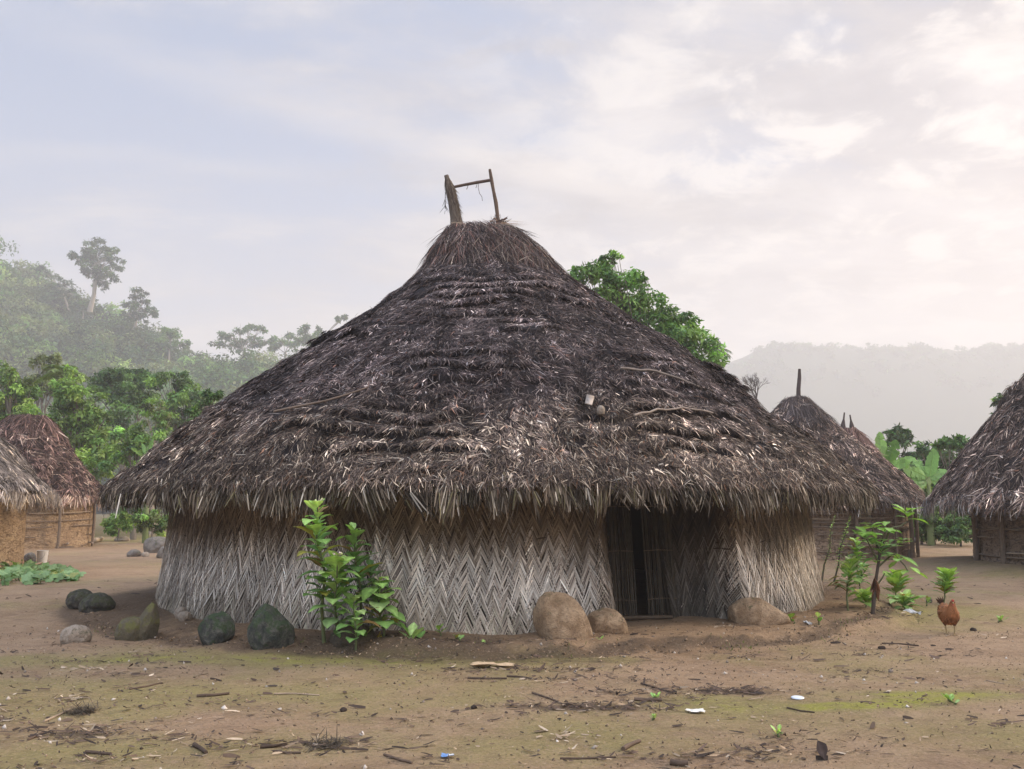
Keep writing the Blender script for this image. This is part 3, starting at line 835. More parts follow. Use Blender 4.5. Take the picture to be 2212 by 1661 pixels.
def cane_leaf(x0, y0, x1, y1, lean, name='door'):
    bag = Bag()
    nn_ = max(6, int(math.hypot(x1 - x0, y1 - y0) / 0.026))
    for i in range(nn_):
        f = (i + 0.5) / nn_
        x = x0 + (x1 - x0) * f + random.gauss(0, 0.003); y = y0 + (y1 - y0) * f + random.gauss(0, 0.008)
        top = 1.85 + random.uniform(-0.05, 0.05)
        pts = [(x + lean * (1.7 - z) * -1 + random.gauss(0, 0.003), y, z) for z in np.linspace(0.14 + random.uniform(0, 0.04), top, 7)]
        c = np.array((0.052, 0.044, 0.034)) * random.uniform(0.55, 1.35)
        bag.tube(pts, random.uniform(0.010, 0.015), 6, c)
    for z in (0.35, 0.95, 1.5):                          # binding across the canes
        sh = -lean * (1.7 - z)
        bag.tube([(x0 + sh, y0 - 0.016, z), ((x0 + x1) / 2 + sh, (y0 + y1) / 2 - 0.018, z + 0.01), (x1 + sh, y1 - 0.016, z)], 0.006, 5, (0.11, 0.085, 0.06))
    return bag.build(name, M_WOOD, MAIN)
cane_leaf(1.12, 10.80, 1.48, 10.86, -0.05)['label'] = 'left door panel of upright dark canes standing ajar'
cane_leaf(1.62, 10.98, 2.02, 11.14, -0.06)['label'] = 'right door panel of upright dark canes'
# sill of earth and a dark threshold pole
bag = Bag(); bag.tube([(1.15, 10.78, 0.14), (1.6, 10.84, 0.15), (2.0, 10.95, 0.14)], 0.025, 7, (0.09, 0.065, 0.045), jit=0.15); bag.build('threshold', M_WOOD, MAIN)
# lintel beam and wall plate under the eave
bag = Bag(); bag.tube([(HC[0] + 5.3 * math.cos(a), HC[1] + 5.3 * math.sin(a), 1.93) for a in np.linspace(0, 2 * math.pi, 60)], 0.05, 7, (0.08, 0.06, 0.045), cap=False); bag.build('wall_plate', M_WOOD, MAIN)

# ridge posts
def mp(x, y):
    return AT(x, y, HC[1] - 0.02)
bag = Bag()
pl = [mp(989, 500), mp(986, 480), mp(980, 440), mp(973, 410), mp(969, 395), mp(966, 386), mp(964, 379)]
bag.tube(pl, [0.15, 0.115, 0.095, 0.085, 0.06, 0.042, 0.040], 10, (0.12, 0.095, 0.075), jit=0.12)
rp = bag.build('ridge_post', M_WOOD, MAIN)
rp['label'] = 'thick ridge post wrapped in shaggy palm fibre'
bag = Bag(); n = 900
t = RNG.uniform(0, 1, n); pa = np.array([tuple(p) for p in pl[:6]])
ctr = np.stack([np.interp(t, np.linspace(0, 1, 6), pa[:, k]) for k in range(3)], -1)
rr = np.interp(t, [0, 0.3, 0.7, 1], [0.14, 0.10, 0.085, 0.045]); an = RNG.uniform(0, 2 * math.pi, n)
o_ = np.stack([np.cos(an), np.sin(an), an * 0], -1)
bag.strips(ctr + o_ * rr[:, None], unit(np.array([0.15, 0, -1.0]) + RNG.normal(0, 0.10, (n, 3)) + o_ * 0.02), o_, RNG.uniform(0.08, 0.24, n), 0.010, pick([(0.11, 0.085, 0.068), (0.17, 0.135, 0.105), (0.065, 0.05, 0.042)], n), 3, o_ * RNG.uniform(-0.02, 0.05, (n, 1)) + np.array([0.02, 0, 0]))
n = 14
ctr = np.array([tuple(mp(962, 415 + 40 * f)) for f in RNG.random(n)])
bag.strips(ctr, unit(np.stack([RNG.normal(-0.15, 0.15, n), RNG.normal(0, 0.2, n), -np.ones(n)], -1)), np.tile([0, -1.0, 0], (n, 1)), RNG.uniform(0.08, 0.2, n), 0.008, (0.035, 0.028, 0.028), 4, np.stack([RNG.normal(0.04, 0.03, n), n * [0], n * [0]], -1))
bag.build('palm_fibre_wrap', M_THATCH, rp)
bag = Bag()
bag.tube([mp(1080, 492), mp(1075, 470), mp(1071, 437), mp(1066, 412), mp(1062, 390), mp(1058, 366)], [0.036, 0.034, 0.037, 0.031, 0.033, 0.027], 8, (0.11, 0.075, 0.055), jit=0.1)
p2 = bag.build('ridge_post', M_WOOD, MAIN); p2['label'] = 'thin bare ridge post on the right end'
bag = Bag(); bag.tube([mp(976, 405), mp(1000, 400), mp(1030, 394), mp(1061, 389)], [0.026, 0.028, 0.03, 0.03], 8, (0.10, 0.07, 0.055), jit=0.1)
bar = bag.build('ridge_crossbar', M_WOOD, MAIN)
bag = Bag()
bag.tube([mp(1034, 394), mp(1033, 405), mp(1036, 418), mp(1041, 425), mp(1042, 434)], 0.005, 5, (0.07, 0.05, 0.04))
bag.tube([mp(1031, 394), mp(1030, 400), mp(1028, 406)], 0.005, 5, (0.07, 0.05, 0.04))
bag.tube([mp(1012, 398), mp(1010, 404), mp(1008, 409)], 0.006, 5, (0.07, 0.05, 0.04))
bag.build('hanging_fibre', M_WOOD, bar)
bag = Bag()
for (a, b, r) in (((1064, 497), (1095, 470), 0.03), ((1070, 492), (1086, 474), 0.035), ((1075, 488), (1093, 480), 0.03), ((1076, 480), (1066, 472), 0.02), ((1060, 492), (1055, 480), 0.015)):
    bag.tube([mp(*a), (mp(*a) + mp(*b)) / 2 + Vector((0, -0.05, 0.01)), mp(*b)], [r, r, r * 0.6], 6, (0.10, 0.065, 0.05), jit=0.15)
for q in (1.0,):
    n = 90
    c0 = np.array(tuple(mp(1075, 486)))
    dd = unit(np.stack([RNG.normal(0, 1, n), RNG.normal(-0.4, 0.7, n), RNG.uniform(-0.5, 0.9, n)], -1))
    bag.strips(c0 + RNG.normal(0, 0.07, (n, 3)), dd, unit(RNG.normal(0, 1, (n, 3))), RNG.uniform(0.08, 0.25, n), 0.014, pick([(0.16, 0.09, 0.07), (0.24, 0.16, 0.12), (0.10, 0.07, 0.06)], n), 2)
bag.build('splintered_ridge_end', M_WOOD, MAIN)
# inside: a dark earth floor is the ground itself

def roof_point(x, y, roof=MAIN_ROOF, off=0.1):
    """where the sight line of photo position x, y meets the roof"""
    d = ray(x, y); o = Vector((0, 0, CAMZ))
    ys = np.linspace(8.6, 16, 900)
    tt = ys / d.y
    X, Y, Z = d.x * tt, ys, CAMZ + d.z * tt
    rr = np.hypot(X - roof.c[0], Y - roof.c[1])
    prof_r = roof.rows[:, 0]; prof_z = roof.rows[:, 3]
    zsurf = np.interp(rr, prof_r, prof_z)
    hit = np.argmax((Z < zsurf + off) & (rr < roof.rows[-1, 0]))
    return Vector((X[hit], Y[hit], Z[hit]))

def roof_stick(pts, r, label, col=(0.15, 0.115, 0.09)):
    bag = Bag()
    P = [roof_point(*p, off=0.17) for p in pts]
    q = []
    for i in range(len(P) - 1):
        for f in (0, 0.34, 0.67): q.append(P[i].lerp(P[i + 1], f) + Vector((0, 0, random.uniform(-0.01, 0.02))))
    q.append(P[-1])
    bag.tube(q, np.linspace(r, r * 0.7, len(q)), 6, col, jit=0.1)
    o = bag.build('roof_stick', M_WOOD, origin=P[0])
    tag(o, label, 'stick', 'loose sticks lying on the big thatched roof')
roof_stick([(592, 888), (700, 866), (796, 836)], 0.017, 'long straight stick across the left side of the big thatched roof', (0.17, 0.125, 0.095))
roof_stick([(1340, 795), (1400, 800), (1450, 812), (1510, 835)], 0.018, 'long bent grey stick near the right edge of the big thatched roof', (0.2, 0.165, 0.14))
roof_stick([(1370, 896), (1420, 885), (1475, 883), (1540, 892)], 0.016, 'curved pale stick on the lower right of the big thatched roof', (0.26, 0.21, 0.17))
roof_stick([(970, 660), (985, 640), (1005, 622)], 0.012, 'short upright forked twig below the roof cap', (0.16, 0.13, 0.12))

bag = Bag()
p = roof_point(1275, 866, off=0.2)
P4 = np.array([tuple(roof_point(x, y, off=0.20)) for x, y in ((1268, 854), (1284, 858), (1279, 876), (1264, 872))])
th_ = np.array([0, 0.012, 0.018])
bag.add(np.vstack([P4, P4 + th_]), np.array([[0, 1, 2, 3], [7, 6, 5, 4], [0, 4, 5, 1], [1, 5, 6, 2], [2, 6, 7, 3], [3, 7, 4, 0]]), (0.38, 0.32, 0.27))
tag(bag.build('flat_board', M_WOOD, origin=p), 'small flat grey board lying on the big thatched roof', 'board')

# ------------------------------------------------------------------ stones
def noisy_blob(name, mat, c, size, seed, rough=0.16, tilt=0.0, yaw=0.0, angular=0.0, shear=0.0, taper=0.0, sub=5):
    bm = bmesh.new()
    bmesh.ops.create_icosphere(bm, subdivisions=sub, radius=1.0)
    V = np.array([v.co[:] for v in bm.verts])
    n1 = fbm(V * 1.1 + seed * 7.7, 3, seed); n2 = fbm(V * 4.0 + seed, 3, seed + 3)
    n3 = fbm(V * 11.0 + seed, 2, seed + 6)
    V = V * (1 + rough * n1 + 0.07 * n2 + 0.022 * n3)[:, None]
    if angular:
        rng = np.random.default_rng(seed)
        for _ in range(20):
            d = unit(rng.normal(0, 1, 3)); h = (V @ d); lim = rng.uniform(0.68, 0.95)
            ex = np.maximum(h - lim, 0); V = V - d * (ex * angular)[:, None]
    V[:, 2] = np.where(V[:, 2] < -0.6, -0.6 + (V[:, 2] + 0.6) * 0.3, V[:, 2])
    V[:, :2] *= (1 - taper * sstep(-0.3, 1.0, V[:, 2]))[:, None]
    V = V * np.array(size)
    ct, st = math.cos(tilt), math.sin(tilt); cy_, sy_ = math.cos(yaw), math.sin(yaw)
    V = V @ np.array([[ct, 0, st], [0, 1, 0], [-st, 0, ct]]).T
    V = V @ np.array([[cy_, -sy_, 0], [sy_, cy_, 0], [0, 0, 1]]).T
    V[:, 0] += shear * V[:, 2]
    V[:, 0] = (V[:, 0] - V[:, 0].min()) / np.ptp(V[:, 0]) * 2 * size[0] - size[0]
    V[:, 2] = (V[:, 2] - V[:, 2].min()) / np.ptp(V[:, 2]) * 1.9 * size[2] - 0.93 * size[2]
    for v, co in zip(bm.verts, V): v.co = co
    me = bpy.data.meshes.new(name); bm.to_mesh(me); bm.free()
    for f in me.polygons: f.use_smooth = True
    me.materials.append(mat)
    o = bpy.data.objects.new(name, me); COL.objects.link(o); o.location = c
    return o

def stone(x0, x1, y0, y1, mat, label, seed, depth=0.8, sink=0.12, cat='boulder', name='boulder', **kw):
    """stone that fills the photo box x0..x1, y0..y1 with its foot on the ground"""
    p = GP((x0 + x1) / 2, y1)
    wd = px2m(x1 - x0, p.y); ht = px2m(y1 - y0, p.y)
    rx = wd / 2; ry = rx * depth
    rz = ht * (0.5 + sink)
    c = (p.x * (1 + ry / p.y * 0.7), p.y + ry * 0.75, p.z + ht - rz * 1.0)
    o = noisy_blob(name, mat, c, (rx * 1.0, ry, rz), seed, **kw)
    return tag(o, label, cat)

stone(143, 205, 1275, 1311, M_ST_DARK, 'low dark mossy boulder, the back one of the pair left of the hut', 3)
stone(170, 246, 1283, 1321, M_ST_DARK, 'dark rounded boulder, the front one of the pair left of the hut', 4, rough=0.2)
stone(131, 194, 1353, 1389, M_ST_PALE, 'smooth pale rounded stone alone on the bare ground at left', 5, rough=0.08)
stone(248, 308, 1336, 1384, M_ST_MOSS, 'low brown mossy rock leaning against the upright mossy one', 6, rough=0.2)
stone(288, 340, 1306, 1384, M_ST_MOSS, 'upright yellow green mossy rock left of the hut wall', 7, angular=0.95, shear=0.2, taper=0.12, rough=0.2)
stone(384, 413, 1322, 1342, M_ST_PALE, 'small pinkish rock at the left foot of the woven wall', 8, cat='rock', name='rock', angular=0.7)
stone(375, 404, 1312, 1338, M_ST_PALE, 'small tan rock behind the pinkish one by the woven wall', 9, cat='rock', name='rock', angular=0.7)
stone(426, 507, 1326, 1391, M_ST_GREEN, 'dark green angular boulder in front of the woven wall', 10, angular=0.9, rough=0.18, taper=0.2)
stone(534, 634, 1311, 1402, M_ST_GREEN, 'large dark blue green pointed boulder left of the tall leafy plants', 12, angular=0.95, rough=0.2, taper=0.28, shear=-0.1)
stone(712, 814, 1350, 1404, M_ST_SOIL, 'wide half buried stone under the tall leafy plants', 13, rough=0.1)
stone(1152, 1280, 1284, 1379, M_ST_BROWN, 'biggest tan boulder leaning on the wall left of the doorway', 15, angular=0.7, rough=0.12, shear=-0.22, taper=0.10, depth=0.7)
stone(1270, 1356, 1317, 1368, M_ST_BROWN, 'smaller tan boulder just left of the doorway', 16, angular=0.85, rough=0.12, depth=0.7)
stone(1576, 1705, 1296, 1354, M_ST_BROWN, 'long flat tan boulder right of the doorway', 17, angular=0.7, rough=0.14, shear=-0.3, taper=0.2, depth=0.75)
stone(308, 372, 1160, 1194, M_ST_GREY, 'large flat topped grey boulder behind the hut at left', 18, angular=0.6)
stone(337, 370, 1180, 1206, M_ST_GREY, 'rough brown boulder in front of the flat topped grey one', 19, angular=0.6)
stone(274, 305, 1187, 1203, M_ST_GREY, 'dark low rock between the far left hut and the grey boulder', 20, angular=0.5, cat='rock', name='rock')
stone(305, 322, 1192, 1203, M_ST_PALE, 'pale broken rock beside the dark low rock behind the hut', 21, angular=0.7, cat='rock', name='rock')
stone(245, 280, 1158, 1170, M_ST_PALE, 'flat pale rock by the shrubs near the far left hut', 22, angular=0.5, cat='rock', name='rock')
stone(1942, 1981, 1187, 1205, M_ST_PALE, 'flat pale boulder in the passage between the right huts', 23, rough=0.1)
stone(2001, 2014, 1290, 1302, M_ST_GREY, 'little round grey stone near the hen', 24, rough=0.05, cat='rock', name='rock')
stone(1958, 1976, 1205, 1216, M_ST_GREY, 'small earthy mound of stone below the flat pale boulder', 25, cat='rock', name='rock')
o = noisy_blob('gourd', M_ST_PALE, roof_point(1298, 886, off=0.19), (0.05, 0.05, 0.062), 40, rough=0.02)
tag(o, 'small round cream gourd lying on the big thatched roof', 'gourd')

# ------------------------------------------------------------------ daub huts
def daub_hut(key, label, Rw, Re, zr, ze, mat, course, pal, wts, per, lattice, seed, posts=(), cap=True, front=None, concave=0.0, shaggy=1.0, wall_h=1.9, base_z=0.0, wid=0.03, sp=0.2, top_r=0.22, tone=None):
    cx, cy = HUTS[key]
    root = thing('daub_hut', label, 'hut', (cx, cy, gz(cx, cy)))
    rows = []
    for f in np.linspace(0, 1, 9):
        r = top_r + (Re - top_r) * f
        z = zr + (ze - zr) * (f ** (1 - concave))
        rows.append((r, r, 0, z))
    rows[0] = (top_r, top_r, 0, zr)
    rows.append((Re + 0.05, Re + 0.05, 0, ze - 0.12))
    rf = Roof(rows, (cx, cy))
    th = thatch(rf, course, sp, per, 0.36, wid, pal, wts, seed=seed, cap_s=0.35, front=front, messy=shaggy, tone=tone)
    fr = eave_fringe(rf, int(2600 * Re / 3), 0.36, wid, pal_light(pal), None, depth=0.3, clump=0.2)
    ro = th.build('roof', M_THATCH, root)
    fr.build('eave_fringe', M_THATCH, ro)
    if cap:
        cpb = ridge_cap(rf, min(1.3, rf.len * 0.35), 1500, 0.6, wid * 0.7, [tuple(np.array(c) * f for c in pal[1]) for f in (0.8, 1.0, 1.5)], None)
        cpb.build('roof_cap', M_THATCH, ro)
    # wall of daub pressed on a lattice
    bag = Bag()
    thv = np.linspace(0, 2 * math.pi, 120, endpoint=False); zs = np.linspace(-0.1, wall_h, 26)
    ZZ, TT = np.meshgrid(zs, thv, indexing='ij')
    q = np.stack([np.cos(TT) * Rw, np.sin(TT) * Rw, ZZ], -1)
    rr = Rw + 0.035 * fbm(q * 2.0, 3, seed + 2) + 0.03 * fbm(q * 7.0, 3, seed + 4) + 0.05 * sstep(0.5, 0, ZZ)
    bag.grid(np.stack([cx + np.cos(TT) * rr, cy + np.sin(TT) * rr, ZZ + base_z], -1), (0.2, 0.15, 0.1), closed=True)
    wo_ = bag.build('wall', mat, root, smooth=True)
    if lattice:
        bag = Bag()
        for z in lattice:
            for seg in range(9):
                a0 = RNG.uniform(0, 2 * math.pi); a1 = a0 + RNG.uniform(0.5, 1.3)
                aa = np.linspace(a0, a1, 10)
                zz = z + base_z + RNG.normal(0, 0.03) + 0.03 * np.sin(aa * 3 + seg)
                rl = Rw + 0.075 + RNG.uniform(0, 0.03)
                bag.tube(np.stack([cx + rl * np.cos(aa), cy + rl * np.sin(aa), np.broadcast_to(zz, aa.shape)], -1), RNG.uniform(0.014, 0.022), 5, pick([(0.30, 0.23, 0.165), (0.22, 0.165, 0.12), (0.15, 0.11, 0.08)], 1)[0], jit=0.15)
        bag.build('lattice_sticks', M_WOOD, wo_)
    for (a, r_, th_p) in posts:                       # a: direction from the camera side, + right
        bag = Bag()
        r_ += 0.06; x = cx + r_ * math.sin(a); y = cy - r_ * math.cos(a)
        bag.tube([(x, y, -0.05 + base_z), (x + 0.02, y, 0.8 + base_z), (x - 0.01, y, 1.9)], th_p, 7, (0.17, 0.125, 0.09), jit=0.12)
        bag.build('wall_post', M_WOOD, root)
    return root, rf

def pal_light(pal):
    return [tuple(np.array(c) * 1.25) for c in pal[1:]]

PAL_RED = [(0.055, 0.034, 0.030), (0.11, 0.066, 0.055), (0.18, 0.115, 0.095), (0.25, 0.18, 0.14), (0.34, 0.26, 0.205)]
PAL_GREY = [(0.09, 0.075, 0.068), (0.16, 0.135, 0.12), (0.21, 0.18, 0.16), (0.28, 0.24, 0.21), (0.36, 0.29, 0.22)]
W5 = [0.3, 0.32, 0.22, 0.11, 0.05]
daub_hut('near_left', 'orange daub hut cut by the left edge, with smooth grey thatch', 2.55, 3.15, 4.75, 1.78, M_MUD_ORANGE, 0.22, PAL_GREY, W5, 30, [], 31, posts=((0.62, 2.62, 0.05),), concave=0.0, shaggy=0.55, wid=0.014, sp=0.15)
daub_hut('far_left', 'far daub hut at left with reddish layered thatch and two ridge tufts', 2.42, 2.78, 4.92, 1.85, M_MUD_ORANGE, 0.30, PAL_RED, W5, 12, [0.25, 0.5, 0.8, 1.05, 1.3], 32, posts=((0.99, 2.62, 0.05), (1.75, 2.5, 0.05), (0.1, 2.5, 0.05)), concave=-0.22, wid=0.03, sp=0.16, top_r=0.5, tone=lambda p: 0.8 * (1.0 + 0.45 * np.sin(p[:, 2:3] * 24)) )
hb, hbr = daub_hut('behind', 'brown daub hut half hidden behind the big hut with a single ridge pole', 2.85, 3.25, 4.80, 1.72, M_MUD_BROWN, 0.26, PAL_MAIN, W_MAIN, 22, [0.3, 0.5, 0.72, 0.92, 1.15, 1.35], 33, posts=((0.14, 2.93, 0.05), (0.88, 2.95, 0.06), (1.04, 3.0, 0.05), (0.6, 2.9, 0.04)), concave=0.02, wid=0.016, sp=0.14, tone=lambda p: np.array([1.2, 1.06, 0.95]))
hc_, _ = daub_hut('two_pole', 'small thatched hut behind the single pole hut with two short wrapped poles', 1.9, 2.3, 4.30, 1.9, M_MUD_BROWN, 0.26, PAL_RED, W5, 12, [0.4, 0.8, 1.2], 34, concave=0.0, wid=0.03)
hr_, _ = daub_hut('right', 'brown daub hut cut by the right edge with a tall steep thatch', 3.65, 4.68, 7.6, 1.62, M_MUD_BROWN, 0.30, PAL_MAIN, W_MAIN, 28, [0.25, 0.55, 0.8, 1.1, 1.3], 35, posts=((-1.77, 3.72, 0.07), (-1.45, 3.72, 0.06), (-1.15, 3.72, 0.05)), concave=0.05, base_z=0.2, wid=0.016, sp=0.12, tone=lambda p: np.array([1.25, 1.1, 0.98]))

def pole(root, pts, rad, tuft=False, lab=None):
    bag = Bag(); bag.tube(pts, rad, 8, (0.075, 0.055, 0.05), jit=0.1)
    o = bag.build('ridge_pole', M_WOOD, root)
    if lab: o['label'] = lab
Yb = HUTS['behind'][1]
pole(hb, [AT(1725, 875, Yb), AT(1724.5, 840, Yb), AT(1727, 815, Yb), AT(1727, 797, Yb)], [0.075, 0.065, 0.055, 0.04])
Yc = HUTS['two_pole'][1]
pole(hc_, [AT(1824, 945, Yc), AT(1823, 930, Yc), AT(1821, 918, Yc), AT(1822.5, 905, Yc), AT(1824, 891, Yc)], [0.09, 0.10, 0.085, 0.035, 0.025])
pole(hc_, [AT(1845, 950, Yc), AT(1842, 935, Yc), AT(1840, 920, Yc), AT(1838, 908, Yc), AT(1836, 896, Yc)], [0.09, 0.10, 0.085, 0.035, 0.025])
bag = Bag(); Yl = HUTS['far_left'][1]
n = 260
c0 = np.array(tuple(AT(104, 925, Yl)))
bag.strips(c0 + RNG.normal(0, 0.06, (n, 3)), unit(np.stack([RNG.normal(0, 0.6, n), RNG.normal(-0.3, 0.5, n), -np.ones(n)], -1)), unit(RNG.normal(0, 1, (n, 3))), RNG.uniform(0.5, 1.2, n), 0.04, pick(PAL_RED, n, W5) * 1.3, 3)
bag.strips(c0 + RNG.normal(0, 0.03, (40, 3)), unit(np.stack([RNG.normal(0, 0.2, 40), RNG.normal(0, 0.2, 40), np.ones(40)], -1)), unit(RNG.normal(0, 1, (40, 3))), RNG.uniform(0.15, 0.35, 40), 0.03, pick(PAL_RED, 40, W5) * 1.3, 3)
far_left = [o for o in bpy.data.objects if o.name.startswith('daub_hut') and o.get('label', '').startswith('far daub')][0]
bag.build('ridge_tuft', M_THATCH, far_left)

# ------------------------------------------------------------------ broad-leaved plants
def leaf_shape(bag, base, direction, up, L, Wd, droop, col, fold=0.25, K=7, wave=0.0):
    """one ovate leaf with a folded midrib and a drooping tip"""
    base = np.array(base, float); D = unit(np.array(direction, float)); U = np.array(up, float)
    U = unit(U - D * (U @ D)); S = np.cross(D, U)
    t = np.linspace(0, 1, K + 1)
    w_ = Wd * 0.5 * np.interp(t, [0, 0.06, 0.2, 0.45, 0.7, 0.9, 1], [0.05, 0.08, 0.42, 0.92, 1.0, 0.45, 0.02])
    ctr = base + D * (L * t)[:, None] + np.array([0, 0, -1.0]) * (droop * L * t ** 2)[:, None]
    rows = []
    for k, f in ((-1, fold), (-0.5, fold * 0.4), (0, 0), (0.5, fold * 0.4), (1, fold)):
        wv = wave * Wd * np.sin(t * 17 + k * 2 + random.random() * 3) * abs(k)
        rows.append(ctr + S * (w_ * k)[:, None] + U * (w_ * f + wv)[:, None])
    P = np.stack(rows, 1)
    c = np.tile(np.array(col, float), (K + 1, 5, 1))
    c[:, 2] *= 1.35
    bag.grid(P, c)

GREEN = [(0.20, 0.36, 0.10), (0.24, 0.40, 0.13), (0.16, 0.31, 0.09), (0.28, 0.43, 0.17)]
GREEN_DK = [(0.10, 0.21, 0.065), (0.13, 0.25, 0.08)]
GREEN_LT = [(0.20, 0.36, 0.07), (0.17, 0.32, 0.065), (0.23, 0.385, 0.09)]

def tobacco(label, base, top, n, L, Wd, pal=GREEN, f0=0.25, flowers=0, group='leafy plants by the hut', yellow=0, stem_col=(0.12, 0.14, 0.06), name='leafy_plant', wob=0.02, droop=0.35, Y=None, bare=0, seed=0):
    random.seed(seed + 100)
    if name == 'leafy_plant': n = int(n * 2.0); L *= 1.3; Wd *= 1.6
    else: Wd *= 1.3; droop = -0.05
    b = GP(*base)
    t_ = AT(top[0], top[1], b.y - 0.03 if Y is None else Y)
    root = thing(name, label, 'plant', b, group)
    pts = [b + Vector((0, 0, -0.05))]
    for f in (0.25, 0.5, 0.75, 1.0):
        pts.append(b.lerp(t_, f) + Vector((random.gauss(0, wob), random.gauss(0, wob), 0)))
    pts[-1] = t_
    H = (t_ - b).length
    bag = Bag(); bag.tube(pts, np.linspace(0.010 + 0.008 * H, 0.005, 5), 7, stem_col)
    bag.build('stem', M_STEM, root)
    lb = Bag(); a = random.uniform(0, 6.28)
    pa = np.array([tuple(p) for p in pts])
    for i in range(n):
        f = f0 + (1 - f0) * (i + 0.5) / n
        p = [np.interp(f, np.linspace(0, 1, 5), pa[:, k]) for k in range(3)]
        a += 2.4 + random.gauss(0, 0.2)
        up_ = 0.25 + 0.9 * ((f - f0) / (1 - f0)) ** 2 + random.gauss(0, 0.12)
        d = (math.cos(a), math.sin(a), up_ + 0.42)
        sz = np.interp((f - f0) / (1 - f0), [0, 0.4, 0.8, 1], [0.78, 0.95, 0.8, 0.42]) * random.uniform(0.8, 1.15)
        c = np.array(random.choice(pal)) * random.uniform(0.8, 1.2) * (0.85 + 0.5 * (f - f0) / (1 - f0)) * np.array([1 + 0.25 * (f - f0), 1, 1])
        if random.random() < 0.07: c = np.array((0.36, 0.33, 0.07)) * random.uniform(0.7, 1.1)
        elif random.random() < 0.05: c = np.array((0.24, 0.15, 0.06))
        sz *= random.uniform(0.75, 1.1)
        leaf_shape(lb, p, d, (0, 0, 1), L * sz, Wd * sz, (droop + 0.12) * random.uniform(0.5, 1.5), c, random.uniform(0.05, 0.3), wave=0.04)
    lb.build('foliage', M_LEAF, root)
    if yellow:
        yb = Bag()
        for k in range(yellow):
            f = f0 * random.uniform(0.7, 1.0); p = b.lerp(t_, f)
            a = random.uniform(-2.6, -0.5)
            leaf_shape(yb, p, (math.cos(a) * 0.35, math.sin(a) * 0.35, -0.9), (math.cos(a), math.sin(a), 0.3), L * 0.75, Wd * 0.6, 0.1, (0.42, 0.30, 0.04), 0.2)
        o = yb.build('withered_leaf', M_LEAF, root)
    if flowers:
        wb = Bag()
        for k in range(flowers):
            a = random.uniform(0, 6.28); q = t_ + Vector((0, 0, 0.01))
            e = q + Vector((math.cos(a) * 0.05, math.sin(a) * 0.05, random.uniform(0.0, 0.05)))
            wb.tube([q, q.lerp(e, 0.6), e], [0.004, 0.005, 0.011], 6, (0.5, 0.52, 0.25) if k % 2 else (0.62, 0.5, 0.42))
        wb.build('flower', M_STEM, root)
    random.seed(seed + 999)
    return root

tobacco('tallest leafy plant against the woven wall, reaching the eave', (701, 1384), (686, 1088), 24, 0.30, 0.125, f0=0.30, Y=8.75, flowers=5, seed=1)
tobacco('dark leaved tall plant second from the left of the wall clump', (779, 1370), (766, 1143), 16, 0.27, 0.13, Y=8.95, pal=GREEN_DK + GREEN[2:3], f0=0.32, seed=2)
tobacco('plant with cream trumpet flowers at the front of the wall clump', (722, 1396), (729, 1202), 17, 0.31, 0.14, Y=8.7, f0=0.18, flowers=6, seed=3)
tobacco('broad leaved plant with a yellow hanging leaf on the right of the clump', (824, 1402), (818, 1256), 14, 0.36, 0.165, f0=0.28, flowers=4, yellow=2, seed=4, droop=0.5)
tobacco('short leafy plant in the middle of the wall clump over the half buried stone', (768, 1410), (765, 1284), 10, 0.24, 0.10, f0=0.2, seed=5)
tobacco('dark plant behind the broad leaved one at the right of the clump', (806, 1366), (800, 1225), 8, 0.26, 0.12, pal=GREEN_DK, f0=0.5, seed=6)
tobacco('seedling with four long leaves just right of the wall clump', (893, 1404), (889, 1372), 6, 0.27, 0.10, f0=0.45, seed=7, droop=0.25, name='seedling')
tobacco('small pale seedling at the foot of the wall near the hole', (947, 1377), (950, 1354), 6, 0.13, 0.05, pal=GREEN_LT, f0=0.3, seed=8, name='seedling')
tobacco('tiny sprout in the dark soil below the woven wall', (994, 1386), (994, 1377), 4, 0.09, 0.05, f0=0.3, seed=9, name='seedling')
tobacco('low sprout with pointed leaves left of the biggest boulder', (1050, 1408), (1050, 1393), 6, 0.12, 0.045, f0=0.2, seed=10, name='seedling')
tobacco('bright sprout in the platform edge below the biggest boulder', (1240, 1398), (1238, 1386), 6, 0.12, 0.06, pal=GREEN_LT, f0=0.2, seed=11, name='seedling')
tobacco('dull leafy sprout in the platform edge below the smaller boulder', (1292, 1399), (1291, 1382), 8, 0.10, 0.045, pal=GREEN[:1] + [(0.14, 0.16, 0.06)], f0=0.2, seed=12, name='seedling')
tobacco('round leaved sprout touching the flat boulder by the doorway', (1711, 1347), (1708, 1334), 5, 0.13, 0.08, pal=GREEN_LT, f0=0.3, seed=13, name='seedling')
tobacco('sprout on the crumbling platform edge right of the flat boulder', (1770, 1350), (1768, 1332), 7, 0.13, 0.05, f0=0.25, seed=14, name='seedling')

RGT = 'leafy plants on the right of the hut'
# branching woody plant
b = GP(1885, 1326); Yp = b.y
root = thing('leafy_plant', 'tall woody plant with dark stem and dried brown leaves right of the hut', 'plant', b, RGT)
bag = Bag()
def AP(x, y, dy=0.0): return AT(x, y, Yp + dy)
trunk = [AP(1885, 1330), AP(1888, 1290), AP(1891, 1262), AP(1896, 1225), AP(1902, 1185)]
bag.tube(trunk, [0.030, 0.026, 0.022, 0.020, 0.015], 8, (0.06, 0.045, 0.035), jit=0.15)
br = [([(1902, 1190), (1925, 1140), (1945, 1136), (1958, 1128)], 0.0), ([(1900, 1200), (1905, 1165), (1912, 1150)], -0.05), ([(1898, 1215), (1880, 1180), (1872, 1165)], -0.1), ([(1896, 1225), (1930, 1195), (1955, 1222), (1962, 1235)], -0.12),
      ([(1900, 1195), (1886, 1150), (1884, 1140)], 0.1), ([(1902, 1190), (1930, 1175), (1948, 1172)], 0.05), ([(1890, 1270), (1905, 1250), (1911, 1238)], -0.05)]
